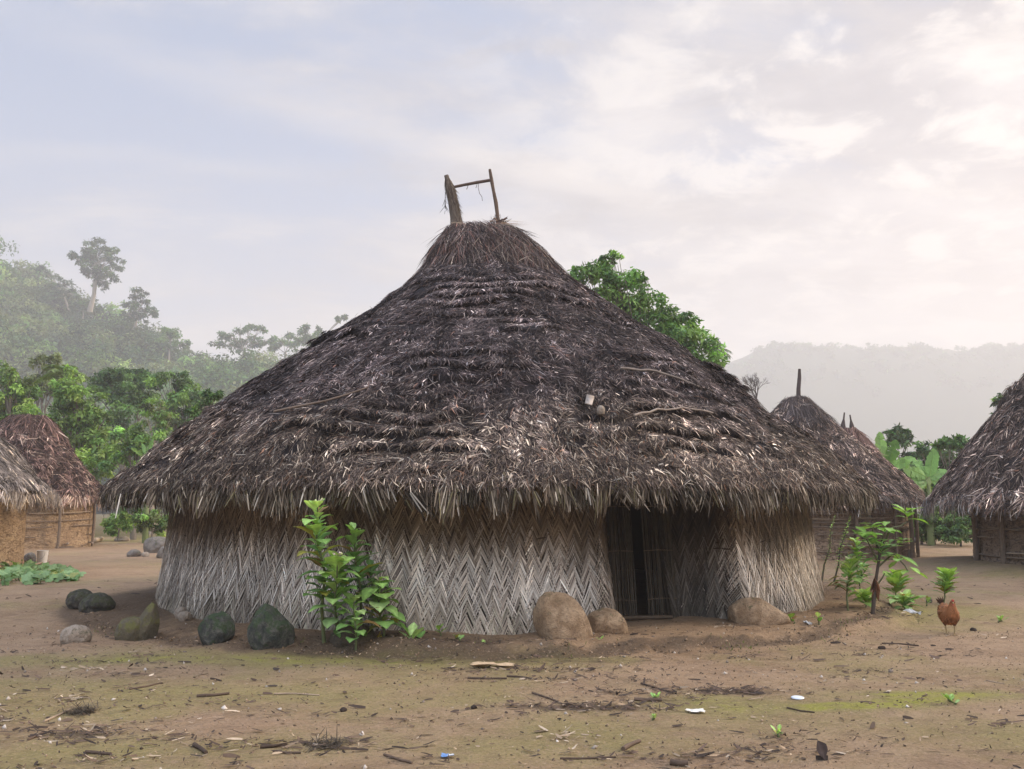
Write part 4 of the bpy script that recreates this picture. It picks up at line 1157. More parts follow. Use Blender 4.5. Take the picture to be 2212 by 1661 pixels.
for pts_, dy in br:
    bag.tube([AP(x, y, dy * i / 2) for i, (x, y) in enumerate(pts_)], np.linspace(0.016, 0.007, len(pts_)), 6, (0.10, 0.10, 0.05))
bag.build('stem', M_STEM, root)
lb = Bag()
def whorl(x, y, dy, n, L, Wd, pal, spread=1.0, up=0.3):
    p = AP(x, y, dy); a = random.uniform(0, 6.28)
    for i in range(n):
        a += 2.4 + random.gauss(0, 0.25)
        leaf_shape(lb, p + Vector((0, 0, 0.015 * i)), (math.cos(a) * spread, math.sin(a) * spread, up + random.gauss(0, 0.3)), (0, 0, 1), L * 0.85 * random.uniform(0.6, 1.15), Wd * 1.25 * random.uniform(0.7, 1.15), random.uniform(0.05, 0.4), np.array(random.choice(pal)) * random.uniform(0.8, 1.2), 0.2, wave=0.03)
random.seed(5)
whorl(1960, 1122, 0, 9, 0.30, 0.10, GREEN_LT + GREEN[3:], up=0.7); whorl(1912, 1152, -0.05, 7, 0.26, 0.11, GREEN + GREEN_LT); whorl(1872, 1168, -0.1, 9, 0.27, 0.12, GREEN_LT + GREEN)
whorl(1884, 1142, 0.1, 5, 0.24, 0.12, GREEN_LT); whorl(1950, 1175, 0.05, 5, 0.22, 0.07, GREEN); whorl(1940, 1210, -0.12, 7, 0.3, 0.09, GREEN + GREEN_LT, up=-0.1); whorl(1905, 1200, -0.05, 9, 0.22, 0.1, GREEN_DK + GREEN)
whorl(1895, 1220, 0.1, 8, 0.22, 0.1, GREEN_DK + GREEN); whorl(1964, 1232, -0.12, 4, 0.28, 0.09, GREEN_LT, up=0.0); whorl(1922, 1185, 0.1, 6, 0.24, 0.09, GREEN); whorl(1886, 1180, 0.0, 6, 0.25, 0.1, GREEN + GREEN_LT)
lb.build('foliage', M_LEAF, root)
lb = Bag()
for k in range(9):
    p = AP(1891 + random.uniform(-4, 4), 1250 + random.uniform(-12, 16), -0.04)
    a = random.uniform(0, 6.28)
    leaf_shape(lb, p, (math.cos(a) * 0.3, math.sin(a) * 0.3, -0.9), (math.cos(a), math.sin(a), 0.2), 0.2, 0.05, 0.1, np.array((0.13, 0.06, 0.045)) * random.uniform(0.7, 1.4), 0.6)
lb.build('withered_leaf', M_LEAF, root)

tobacco('spindly plant with tiny leaves nearest the woven wall at right', (1774, 1256), (1805, 1112), 26, 0.07, 0.035, pal=GREEN + GREEN_LT, f0=0.15, group=RGT, seed=20, stem_col=(0.10, 0.085, 0.05))
tobacco('leaning spindly plant with small leaves behind the woody plant', (1800, 1256), (1838, 1115), 26, 0.10, 0.045, pal=GREEN_LT, f0=0.15, group=RGT, seed=21, stem_col=(0.07, 0.06, 0.04))
tobacco('leafy plant with pale drooping leaves left of the woody plant', (1832, 1318), (1838, 1212), 18, 0.32, 0.11, pal=GREEN + [(0.24, 0.33, 0.20)], f0=0.35, group=RGT, seed=22)
tobacco('bushy leafy plant behind the gap between spindly and woody plants', (1852, 1262), (1850, 1165), 20, 0.30, 0.12, pal=GREEN + GREEN_LT, f0=0.3, group=RGT, seed=23)
tobacco('dull green leafy plant between the two stems right of the hut', (1858, 1275), (1864, 1220), 14, 0.26, 0.10, pal=GREEN_DK + GREEN, f0=0.2, group=RGT, seed=29)
tobacco('low bright plant at the left foot of the woody plant', (1868, 1312), (1867, 1282), 12, 0.26, 0.10, pal=GREEN_LT, f0=0.2, group=RGT, seed=24)
tobacco('upright bright plant right of the woody plant', (1931, 1306), (1937, 1243), 14, 0.26, 0.12, pal=GREEN_LT, f0=0.35, group=RGT, seed=25, droop=0.1)
tobacco('spreading low plant right of the woody plant beside white litter', (1956, 1318), (1957, 1292), 18, 0.30, 0.085, pal=GREEN, f0=0.1, group=RGT, seed=26)
tobacco('bushy bright plant standing behind the hen', (2036, 1307), (2044, 1236), 22, 0.25, 0.10, pal=GREEN + GREEN_LT, f0=0.32, group=RGT, seed=27, droop=0.15)
tobacco('small sprout between the spreading plant and the hen', (1998, 1309), (2006, 1296), 5, 0.14, 0.06, pal=GREEN, f0=0.3, group=RGT, seed=28, name='seedling')
for i, (x, y, L_, lab) in enumerate(((1413, 1513, 0.07, 'small green weed on a dark crumbly patch of the open ground'), (1412, 1555, 0.05, 'tiny green weed below the dark crumbly patch'), (1688, 1590, 0.07, 'small weed in the open ground left of the dark pod'),
                                     (2052, 1520, 0.09, 'little rosette weed at the right of the open ground'), (2160, 1345, 0.12, 'flattened green weed on the ground right of the hen'))):
    tobacco(lab, (x, y), (x, y - 8), 9, L_, L_ * 0.35, pal=GREEN, f0=0.2, group='weeds in the open ground', seed=40 + i, name='weed')

# squash vine at left
root = thing('squash_vine', 'sprawling squash vine with big pale green leaves at the left edge', 'plant', GP(60, 1255))
lb = Bag(); sb = Bag()
random.seed(12)
for k in range(260):
    x = random.uniform(-60, 172); yy = 1262 - (x + 60) * 0.045 + random.uniform(-30, 8) * (1 - max(0, x - 60) / 190)
    p = GP(x, yy)
    h = random.uniform(0.05, 0.26) * (1 - max(0, x) / 260)
    q = p + Vector((random.gauss(0, 0.05), random.gauss(0, 0.05), h))
    lb.tube([p, q], 0.006, 5, (0.16, 0.2, 0.08), cap=False)
    r_ = random.uniform(0.06, 0.13)
    c = np.array(random.choice([(0.16, 0.26, 0.10), (0.20, 0.31, 0.14), (0.12, 0.21, 0.07), (0.30, 0.34, 0.12)])) * random.uniform(0.8, 1.2)
    nrm = unit(np.array([random.gauss(0.1, 0.35), random.gauss(-0.35, 0.35), 1.0]))
    a_ = unit(np.cross(nrm, [0, 1, 0.1])); b_ = np.cross(nrm, a_)
    th_ = np.linspace(0, 2 * math.pi, 16, endpoint=False)
    rr_ = r_ * (1 + 0.14 * np.cos(th_ * 5)) * (1 - 0.35 * np.exp(-((th_ - math.pi) / 0.25) ** 2))
    ring = np.array(tuple(q)) + a_ * (rr_ * np.cos(th_))[:, None] + b_ * (rr_ * np.sin(th_))[:, None] - nrm * 0.03 * RNG.uniform(0, 1.5, (16, 1))
    lb.add(np.vstack([ring, np.array(tuple(q)) + nrm * 0.0]), np.array([[j, (j + 1) % 16, 16] for j in range(16)]), c)
lb.build('foliage', M_LEAF, root)

# ------------------------------------------------------------------ trees
def leafcloud(bag, c, rad, n, size, pal, sub=None, flat=0.8, up=0.35, rng=RNG):
    """clumps of small leaf faces over a lumpy blob"""
    c = np.array(tuple(c)); sub = sub or int(np.clip(n / 60, 7, 60))
    d = unit(rng.normal(0, 1, (sub, 3)) + np.array([0, 0, 0.25]))
    rr = rad * rng.uniform(0.15, 1.0, sub) ** 0.6
    sc = c + d * rr[:, None] * np.array([1, 1, flat])
    lum = np.exp(rng.normal(0, 0.32, sub)) * (1.0 + 0.0 * d[:, 2])
    colc = np.array(pal)[rng.integers(0, len(pal), sub)]
    k = rng.integers(0, sub, n)
    sr = rad * rng.uniform(0.22, 0.48, sub)
    dd = unit(rng.normal(0, 1, (n, 3)))
    P = sc[k] + dd * (sr[k] * rng.uniform(0.3, 1.0, n) ** 0.5)[:, None] * np.array([1, 1, 0.7])
    N = unit(dd * 0.6 + rng.normal(0, 0.5, (n, 3)) + np.array([0, 0, up + 0.4]))
    D = unit(np.cross(N, rng.normal(0, 1, (n, 3))) + np.array([0, 0, -0.25]))
    bag.leaves(P, D, N, size * rng.uniform(0.6, 1.4, n), size * 0.5 * rng.uniform(0.6, 1.3, n), colc[k] * (lum[k] * rng.uniform(0.75, 1.3, n))[:, None])

def tree(label, Y, blobs, foot, leaf, dens, pal, group=None, name='tree', trunk_r=0.15, bark=(0.16, 0.135, 0.11), foot_z=None, fork=0.55, flat=0.8, cat='tree', dspread=0.5, fat=1.12):
    """blobs: photo positions and radii of the crown's masses at distance Y; foot: photo x of the trunk's foot"""
    fx = AT(foot[0], foot[1], Y)
    fz = foot_z if foot_z is not None else (gz(fx.x, Y) if len(foot) < 3 else foot[2])
    base = Vector((fx.x, Y, fz))
    root = thing(name, label, cat, base, group)
    cb_, tb = Bag(), Bag()
    cs = []
    for (x, y, r) in blobs:
        rad = px2m(r * fat, Y)
        p = AT(x, y, Y + random.uniform(-dspread, dspread) * rad * 2)
        cs.append((p, rad))
        n = int(max(150, 4.2 * dens * (rad / leaf) ** 2))
        leafcloud(cb_, p, rad, n, leaf, pal, flat=flat)
    top = max(c[0].z for c in cs)
    mid = sum((c[0] for c in cs), Vector()) / len(cs)
    fk = base.lerp(Vector((mid.x, mid.y, mid.z)), fork)
    tb.tube([base - Vector((0, 0, 0.3)), base.lerp(fk, 0.5) + Vector((random.gauss(0, trunk_r * 0.4), 0, 0)), fk], [trunk_r * 1.25, trunk_r, trunk_r * 0.8], 8, bark, jit=0.12)
    for p, rad in cs:
        m1 = fk.lerp(p, 0.5) + Vector((random.gauss(0, rad * 0.15), random.gauss(0, rad * 0.15), rad * 0.1))
        tb.tube([fk, m1, p], [trunk_r * 0.34, trunk_r * 0.2, trunk_r * 0.06], 6, bark, jit=0.1)
        for q in range(3):
            e = p + Vector((random.gauss(0, 1), random.gauss(0, 1), random.uniform(-0.2, 0.9))).normalized() * rad * 0.8
            tb.tube([m1, (m1 + e) / 2 + Vector((0, 0, rad * 0.1)), e], [trunk_r * 0.2, trunk_r * 0.14, trunk_r * 0.05], 5, bark)
    cb_.build('crown', M_CROWN, root); tb.build('trunk', M_WOOD, root)
    return root

PG_MID = [(0.075, 0.145, 0.042), (0.10, 0.19, 0.055), (0.05, 0.10, 0.035), (0.14, 0.23, 0.07)]
PG_LT = [(0.20, 0.32, 0.075), (0.15, 0.26, 0.065), (0.27, 0.37, 0.10), (0.10, 0.18, 0.05)]
PG_DK = [(0.05, 0.085, 0.034), (0.07, 0.115, 0.045), (0.035, 0.065, 0.026)]
PG_OL = [(0.14, 0.175, 0.07), (0.18, 0.21, 0.085), (0.09, 0.12, 0.05)]
random.seed(21)
# right of the roof
tree('big bright green tree rising behind the right slope of the main roof', 31,
     [(1262, 590, 24), (1312, 580, 24), (1325, 556, 14), (1290, 620, 40), (1345, 610, 34), (1385, 605, 14), (1340, 665, 50), (1400, 680, 46), (1440, 690, 28), (1410, 740, 50), (1470, 735, 44), (1505, 720, 22), (1460, 790, 45), (1520, 770, 36), (1530, 805, 32), (1490, 700, 24), (1240, 605, 18)],
     (1440, 1100), 0.20, 11, [(0.11, 0.22, 0.05), (0.15, 0.27, 0.065), (0.075, 0.15, 0.045), (0.20, 0.32, 0.09)], trunk_r=0.16, dspread=0.4, fat=1.4, fork=0.35)
tree('dark round tree beyond the banana leaves at right', 44, [(1935, 935, 22), (1918, 940, 14), (1958, 945, 18), (1940, 955, 24)], (1938, 1080), 0.22, 13, PG_DK + PG_MID[:1], trunk_r=0.14)
tree('low bushy tree between the banana leaves and the right hut', 42, [(1995, 975, 20), (2020, 985, 24), (1975, 985, 20), (2040, 990, 24), (2065, 975, 18), (2000, 1010, 28), (2050, 1015, 28), (1965, 1015, 28), (2080, 1000, 24), (2025, 1040, 30), (1930, 1010, 28)], (2010, 1090), 0.2, 13, PG_MID + PG_DK, trunk_r=0.12)
tree('tree top showing over the shoulder of the right hut roof', 40, [(2170, 862, 15), (2158, 868, 10), (2150, 898, 8), (2182, 890, 18), (2190, 870, 16)], (2200, 1090), 0.22, 13, PG_DK + PG_MID, trunk_r=0.14)
tree('slender papaya like tree against the fog left of the right hut', 36, [(2035, 960, 10), (2048, 952, 9), (2060, 960, 10), (2025, 963, 7), (2075, 950, 10), (2085, 955, 14)], (2047, 1090), 0.22, 9, PG_MID, trunk_r=0.06, dspread=0.3)
tree('round yellow green bush under the banana leaves at right', 35, [(1985, 1045, 24), (2000, 1035, 16), (1970, 1050, 16), (1990, 1062, 20)], (1985, 1100), 0.13, 14, [(0.20, 0.30, 0.07), (0.16, 0.26, 0.06)], name='bush', cat='bush', trunk_r=0.05)
tree('light green hedge bush in the gap between the right huts', 35, [(2010, 1120, 26), (2040, 1115, 28), (1990, 1125, 24), (2025, 1145, 28), (2000, 1150, 24), (2050, 1145, 28), (1975, 1145, 20)], (2020, 1175), 0.13, 14, [(0.13, 0.22, 0.05), (0.10, 0.17, 0.05)], name='bush', cat='bush', trunk_r=0.04, dspread=0.9)
tree('darker bush at the foot of the right hut', 33, [(2070, 1115, 28), (2085, 1140, 28), (2055, 1150, 24), (2095, 1110, 28), (2075, 1155, 24)], (2075, 1175), 0.13, 14, PG_MID, name='bush', cat='bush', trunk_r=0.04, dspread=0.9)
# left, nearer trees
LG = 'trees behind the left huts'
tree('bright yellow green tree at the left edge behind the left huts', 47, [(25, 825, 34), (-10, 820, 40), (55, 850, 30), (20, 870, 42), (60, 895, 30), (-15, 880, 40), (10, 810, 20)], (25, 1130), 0.26, 12, PG_LT, LG, trunk_r=0.2)
tree('tall pale green tree with feathery crown behind the far left hut', 44, [(150, 835, 34), (185, 860, 34), (130, 870, 36), (165, 900, 44), (205, 905, 34), (120, 920, 36), (180, 950, 46), (225, 955, 36), (240, 990, 34), (205, 1000, 40), (150, 800, 16)], (180, 1130), 0.24, 12, PG_LT + [(0.15, 0.225, 0.06)], LG, trunk_r=0.18)
tree('olive tree with thin crown between the left trees', 58, [(95, 800, 30), (110, 770, 20), (75, 825, 24), (105, 830, 34), (85, 775, 14)], (95, 1110), 0.26, 9, PG_OL, LG, trunk_r=0.16)
tree('flat topped green tree in front of the misty valley', 62, [(240, 820, 34), (280, 815, 32), (310, 825, 32), (225, 845, 30), (270, 850, 40), (310, 860, 34)], (270, 1100), 0.28, 12, PG_MID, LG, trunk_r=0.2, flat=0.6)
tree('vine draped tree at the right end of the left trees', 56, [(345, 820, 26), (380, 822, 26), (405, 840, 28), (420, 865, 24), (390, 870, 36), (415, 900, 26), (405, 935, 26), (375, 910, 30), (420, 880, 16)], (395, 1100), 0.26, 12, PG_MID + PG_LT[:1], LG, trunk_r=0.18)
tree('bare limbed leafy tree in front of the vine draped tree', 48, [(340, 880, 22), (355, 905, 26), (320, 900, 22), (345, 935, 28), (300, 925, 24)], (330, 1100), 0.22, 10, PG_LT[:2] + PG_OL, LG, trunk_r=0.16, bark=(0.36, 0.30, 0.24))
tree('low green tree beside the left eave of the big hut', 40, [(270, 940, 30), (300, 960, 30), (330, 950, 28), (285, 985, 30), (255, 1000, 28), (320, 985, 20)], (290, 1120), 0.2, 12, PG_MID + PG_LT[:2], LG, trunk_r=0.14)
tree('small leafy treetop showing over the left slope of the big roof', 30, [(455, 858, 12), (470, 850, 10), (440, 868, 14), (448, 850, 7), (420, 885, 12)], (440, 1080), 0.16, 11, PG_MID, LG, trunk_r=0.08)
tree('dark tree mass behind the far left hut', 54, [(60, 930, 44), (10, 930, 40), (110, 950, 40), (-40, 920, 40), (250, 905, 40), (320, 1000, 30)], (60, 1120), 0.28, 11, PG_DK + PG_MID, LG, trunk_r=0.2, dspread=0.2)
BG = 'bushes between the far left hut and the big hut'
tree('wide leafy bush with bright tips by the far left hut', 38, [(240, 1125, 20), (262, 1118, 22), (280, 1130, 20), (250, 1142, 20)], (255, 1165), 0.14, 14, PG_LT, BG, name='bush', cat='bush', trunk_r=0.04, dspread=0.8)
tree('bush of mixed green under the left eave of the big hut', 36, [(300, 1118, 20), (325, 1125, 20), (350, 1118, 22), (312, 1142, 18), (340, 1142, 18), (370, 1130, 18)], (325, 1165), 0.14, 14, PG_LT + PG_OL, BG, name='bush', cat='bush', trunk_r=0.04, dspread=0.8)

# palms and bananas
def palm(label, Y, crown, n, L, foot_x, col=(0.09, 0.145, 0.045), frond_w=0.5, group=None, name='palm_tree', lean=1.0, a_rng=(0, 6.28)):
    c = AT(crown[0], crown[1], Y)
    base = Vector((AT(foot_x, 1100, Y).x, Y, gz(AT(foot_x, 1100, Y).x, Y)))
    root = thing(name, label, 'palm', base, group)
    tb, fb_ = Bag(), Bag()
    tb.tube([base, base.lerp(c, 0.5) + Vector((0.1, 0, 0)), c], [0.14, 0.11, 0.10], 8, (0.16, 0.14, 0.11), jit=0.08)
    for i in range(n):
        a = a_rng[0] + (a_rng[1] - a_rng[0]) * (i + random.random()) / n
        el = random.uniform(0.3, 1.2)
        d = np.array([math.cos(a) * math.cos(el), math.sin(a) * math.cos(el), math.sin(el)])
        t = np.linspace(0, 1, 12)
        sp = np.array(tuple(c)) + d * (L * t)[:, None] + np.array([0, 0, -1.0]) * (L * 0.55 * t ** 2)[:, None] * lean
        tb.tube(sp, np.linspace(0.03, 0.006, 12), 5, (0.15, 0.18, 0.07))
        m = 44
        f = np.linspace(0.12, 1, m)
        q = np.stack([np.interp(f, t, sp[:, k]) for k in range(3)], -1)
        tg = unit(np.gradient(q, axis=0)); sd = unit(np.cross(tg, [0, 0, 1.0]))
        for s in (-1, 1):
            D = unit(tg * 0.6 + sd * s * 0.8 + np.array([0, 0, -0.25]) + RNG.normal(0, 0.06, (m, 3)))
            fb_.strips(q, D, unit(np.cross(sd * s, tg) + 0.01), frond_w * np.interp(f, [0.1, 0.4, 1], [0.6, 1, 0.35]), 0.035 * L / 2, np.array(col) * RNG.uniform(0.7, 1.4, (m, 1)), 2, np.array([0, 0, -1.0]) * np.full((m, 1), 0.12 * frond_w))
    tb.build('trunk', M_WOOD, root); fb_.build('crown', M_CROWN, root)
palm('feathery palm rising above the left trees', 46, (135, 815), 11, 1.7, 150, (0.13, 0.18, 0.055), 0.65)
palm('drooping palm at the right end of the big green tree', 33, (1535, 760), 10, 0.95, 1530, (0.07, 0.115, 0.035), 0.42)

def paddle(bag, base, d, L, Wd, droop, col):
    leaf_shape(bag, base, d, (0, -0.25, 1), L, Wd, droop, col, 0.18, 10, wave=0.015)
def torn_leaf(bag, base, d, up, L, Wd, droop, col):
    """banana blade: a midrib with side strips, split by the wind"""
    base = np.array(base, float); D = unit(np.array(d, float)); U = np.array(up, float); U = unit(U - D * (U @ D)); S = np.cross(D, U)
    m = 30; t = np.linspace(0.03, 0.99, m)
    ctr = base + D * (L * t)[:, None] + np.array([0, 0, -1.0]) * (droop * L * t ** 2)[:, None]
    bag.tube(ctr[::3], np.linspace(0.022, 0.006, len(ctr[::3])), 5, np.array(col) * np.array([1.3, 1.2, 1.0]))
    hw = Wd * 0.5 * np.interp(t, [0, 0.08, 0.3, 0.7, 0.92, 1], [0.1, 0.75, 1, 0.92, 0.5, 0.15])
    for sd in (-1, 1):
        grp = np.cumsum(RNG.random(m) < 0.28)
        ang = RNG.normal(0, 0.16, grp[-1] + 1)[grp]; drp = np.abs(RNG.normal(0.18, 0.2, grp[-1] + 1))[grp]; lum = RNG.uniform(0.8, 1.2, grp[-1] + 1)[grp]
        dd = unit(S * sd + D * (0.28 + ang)[:, None] + U * (0.22 - 0.6 * drp)[:, None])
        bag.strips(ctr, dd, np.tile(U, (m, 1)), hw * RNG.uniform(0.9, 1.05, m), L / m * 1.45, np.array(col) * lum[:, None], 3, np.array([0, 0, -1.0]) * (hw * drp)[:, None], tip=0.8, base=1.0)

def banana(label, Y, spots, foot, col_pal, group='banana plants'):
    b = AT(foot, 1100, Y); base = Vector((b.x, Y, gz(b.x, Y)))
    root = thing('banana_plant', label, 'banana plant', base, group)
    sb, lb = Bag(), Bag()
    top = AT(foot, max(q[1] for q in spots) + 8, Y)
    sb.tube([base, base.lerp(top, 0.5), top], [0.14, 0.11, 0.06], 9, (0.16, 0.2, 0.08), jit=0.06)
    for (x0, y0, x1, y1, wpx, dy, dr) in spots:
        p0, p1 = AT(x0, y0, Y), AT(x1, y1, Y + dy)
        d = p1 - p0
        L = d.length
        sb.tube([top, top.lerp(p0, 0.5), p0], [0.05, 0.04, 0.025], 6, (0.2, 0.26, 0.1))
        view = Vector((0, -1, 0.5))
        c = np.array(random.choice(col_pal)) * random.uniform(0.85, 1.15)
        bagw = px2m(wpx, Y)
        up = view - d.normalized() * view.dot(d.normalized())
        torn_leaf(lb, tuple(p0), tuple(d), tuple(up), L, bagw, dr, c)
    sb.build('stem', M_STEM, root); lb.build('foliage', M_LEAF, root)
BN = [(0.17, 0.31, 0.085), (0.21, 0.36, 0.10), (0.14, 0.27, 0.075)]
banana('banana plant with tall upright leaves above the roof edge of the single pole hut', 33, [(1905, 1005, 1900, 934, 30, 0.2, 0), (1920, 1000, 1935, 948, 30, -0.3, 0.05), (1915, 1010, 1965, 990, 34, -1, 0.15), (1910, 1015, 1950, 1022, 26, -1, 0.2), (1905, 1010, 1880, 985, 26, 0.5, 0.2), (1925, 1010, 1975, 975, 20, 0.3, 0.2)], 1912, BN)
banana('banana plant with broad drooping leaves left of the right hut', 34, [(2008, 1030, 2018, 970, 30, 0.1, 0), (2000, 1030, 1950, 1000, 28, -0.5, 0.15), (1998, 1035, 1945, 1035, 24, -0.8, 0.2), (2010, 1035, 2045, 1005, 26, 0.4, 0.2), (2005, 1030, 1975, 985, 24, 0.5, 0.1), (2000, 1040, 1960, 1052, 22, -0.8, 0.3), (2012, 1040, 2050, 1035, 24, 0, 0.2)], 2006, BN)
banana('young banana plant behind the left eave of the big hut', 36, [(318, 980, 331, 948, 9, 0, 0), (310, 985, 284, 962, 9, -0.5, 0.15), (312, 988, 296, 992, 8, -0.5, 0.3), (316, 985, 308, 955, 8, 0.2, 0.1), (320, 985, 345, 975, 9, 0.2, 0.3)], 318, BN)
banana('banana plant by the left edge above the far left hut', 40, [(40, 925, -30, 918, 18, -0.5, 0.1), (45, 925, 25, 900, 12, 0.3, 0.1)], 45, BN)

# bare tree in the fog
b = AT(1632, 900, 60); root = thing('bare_tree', 'leafless tree with fine twigs against the fog', 'tree', (b.x, 60, gz(b.x, 60)))
bag = Bag()
def twig(p, d, L, r, lvl):
    e = p + d * L
    bag.tube([p, p.lerp(e, 0.5) + Vector((random.gauss(0, L * 0.04), 0, 0)), e], [r, r * 0.85, r * 0.65], 5, (0.10, 0.08, 0.075))
    if lvl:
        for k in range(3 if lvl > 1 else 4):
            nd = (d + Vector((random.gauss(0, 0.42), random.gauss(0, 0.42), random.gauss(0.12, 0.2)))).normalized()
            twig(p.lerp(e, random.uniform(0.55, 1.0)), nd, L * random.uniform(0.55, 0.8), r * 0.6, lvl - 1)
fk = AT(1634, 862, 60)
bag.tube([Vector((fk.x, 60, 0)), fk], [0.16, 0.1], 7, (0.10, 0.08, 0.075))
for k in range(5):
    twig(fk, Vector((random.gauss(-0.1, 0.5), random.gauss(0, 0.4), 1)).normalized(), 0.85, 0.04, 4)
bag.build('trunk', M_WOOD, root)

# ------------------------------------------------------------------ hills and far forest
HK = 2.8
def ridge_left(x):
    return HK * np.interp(x / HK, [-200, -110, -84, -74, -65, -60, -53, -44, -37, -25, -10, 10, 30], [44, 40, 36, 31, 26, 23.5, 20.5, 14.0, 15.5, 16, 14, 9, 2])
def hill_h(X, Y):
    r = ridge_left(X)
    n = fbm(np.stack([X * 0.016, Y * 0.016, X * 0], -1), 3, 61)
    return r * sstep(62 * HK, 122 * HK, Y + 10 * n) * (1 + 0.08 * n) - 0.6
xs = np.linspace(-600, 100, 90); ys = np.linspace(150, 620, 60)
X, Y = np.meshgrid(xs, ys); bag = Bag(); bag.grid(np.stack([X, Y, hill_h(X, Y)], -1), (0.05, 0.06, 0.03))
tag(bag.build('hillside', M_HILL, smooth=True), 'wooded hillside rising at the left behind the huts', 'hill', kind='structure')

def hz(x, y): return float(hill_h(np.array([x]), np.array([y]))[0])
bag = Bag(); rng2 = np.random.default_rng(5)
cnt = 0
for k in range(420):
    y = rng2.uniform(66, 128) * HK; x = rng2.uniform(-0.72 * y, -0.10 * y)
    z = hz(x, y); r = rng2.uniform(5.2, 11)
    pal = [tuple(np.array(c_) * 0.95) for c_ in [PG_MID, PG_DK, PG_OL, PG_LT][rng2.choice(4, p=[0.36, 0.2, 0.24, 0.2])]]
    leafcloud(bag, (x, y, z + r * 0.9 + rng2.uniform(0, 4.0)), r, 1200, 1.45, pal, flat=0.75, rng=rng2)
o = bag.build('hillside_forest', M_CROWN); tag(o, 'dense misty forest covering the hillside at the left', 'forest', kind='stuff')

HG = 'lone trees standing out of the misty hillside'
def hill_tree(label, Y, blobs, foot, leaf=0.5, dens=9, pal=PG_DK + PG_MID[:1], r=0.4, fork=0.6, bark=(0.30, 0.26, 0.22), flat=0.75):
    Y *= HK; r *= 1.5; leaf *= 2.5
    p = AT(foot[0], foot[1], Y)
    return tree(label, Y, blobs, foot, leaf, dens, pal, HG, trunk_r=r, foot_z=p.z, fork=fork, bark=bark, flat=flat)
hill_tree('tallest tree on the hillside with a bare pale trunk', 112, [(208, 525, 22), (190, 545, 20), (228, 545, 22), (170, 558, 18), (205, 560, 28), (245, 560, 20), (158, 552, 10), (250, 580, 16), (190, 585, 24), (220, 590, 24), (240, 600, 14), (212, 612, 16), (225, 618, 12)], (194, 672), 0.42, 8, r=0.55, fork=0.72)
hill_tree('second tall tree on the hillside right of the tallest', 110, [(295, 635, 16), (310, 640, 16), (282, 655, 14), (305, 660, 20), (325, 670, 14), (285, 680, 16), (310, 685, 18), (268, 678, 8), (332, 678, 8)], (290, 710), 0.42, 8, r=0.35, fork=0.4)
hill_tree('leaning thin crowned tree left of the tallest tree', 118, [(88, 580, 10), (105, 590, 14), (125, 600, 14), (145, 612, 12), (115, 615, 10), (150, 630, 12), (165, 640, 8), (130, 630, 8)], (150, 670), 0.42, 4, r=0.25, flat=0.45, fork=0.7)
hill_tree('round tree on the hill crest at the foot of the tallest tree', 114, [(172, 655, 14), (185, 662, 14), (160, 665, 12), (205, 668, 12)], (178, 690), 0.42, 9, r=0.2)
hill_tree('umbrella crowned tree on the low ridge beyond the valley', 118, [(490, 725, 18), (520, 712, 16), (545, 705, 16), (560, 712, 14), (475, 745, 16), (510, 745, 24), (545, 740, 22), (580, 735, 14)], (525, 800), 0.48, 8, pal=PG_MID, r=0.35, flat=0.6)
hill_tree('flat crowned tree right of the umbrella crowned one', 122, [(600, 735, 18), (625, 725, 14), (590, 750, 18), (630, 745, 18), (650, 735, 12)], (612, 800), 0.48, 8, pal=PG_MID, r=0.35, flat=0.6)
hill_tree('narrow tree beside the left slope of the big roof', 116, [(660, 710, 14), (655, 725, 16), (675, 728, 14), (690, 715, 12), (655, 745, 18), (685, 745, 18), (735, 690, 8), (745, 685, 6)], (668, 790), 0.46, 8, pal=PG_DK + PG_MID, r=0.3)
hill_tree('rounded tree on the slope above the misty valley', 108, [(355, 715, 18), (375, 720, 16), (340, 735, 18), (370, 740, 22), (395, 745, 16)], (365, 790), 0.46, 8, pal=PG_MID, r=0.25)
hill_tree('pale tree at the bottom of the misty valley', 120, [(410, 760, 16), (435, 775, 16), (420, 785, 22), (400, 780, 14), (450, 790, 14)], (425, 830), 0.5, 8, pal=PG_OL, r=0.25)

# fog hill far right
FK = 3.6
xs = np.linspace(20, 1500, 120); ys = np.linspace(890, 1480, 36)
X, Y = np.meshgrid(xs, ys)
def far_h(X, Y):
    r = FK * np.interp(X / FK, [10, 60, 78, 88, 100, 125, 160, 200, 260, 420], [20, 40, 50, 56, 58, 55, 57, 60, 62, 62])
    n = fbm(np.stack([X * 0.02, Y * 0.02, X * 0], -1), 4, 81)
    return (r + 20 * n) * sstep(885, 1080, Y) - 1.0
bag = Bag(); bag.grid(np.stack([X, Y, far_h(X, Y)], -1), (0.05, 0.06, 0.03))
tag(bag.build('far_hill', M_HILL, smooth=True), 'fog covered hill far behind the right huts', 'hill', kind='structure')
bag = Bag()
for k in range(320):
    y = rng2.uniform(1010, 1100); x = rng2.uniform(215, 840)
    z = float(far_h(np.array([x]), np.array([y]))[0])
    leafcloud(bag, (x, y, z + rng2.uniform(-3, 3)), rng2.uniform(4, 10), 200, 3.6, PG_DK, flat=0.8, rng=rng2)
tag(bag.build('far_forest', M_CROWN), 'barely visible forest on the fog covered far hill', 'forest', kind='stuff')

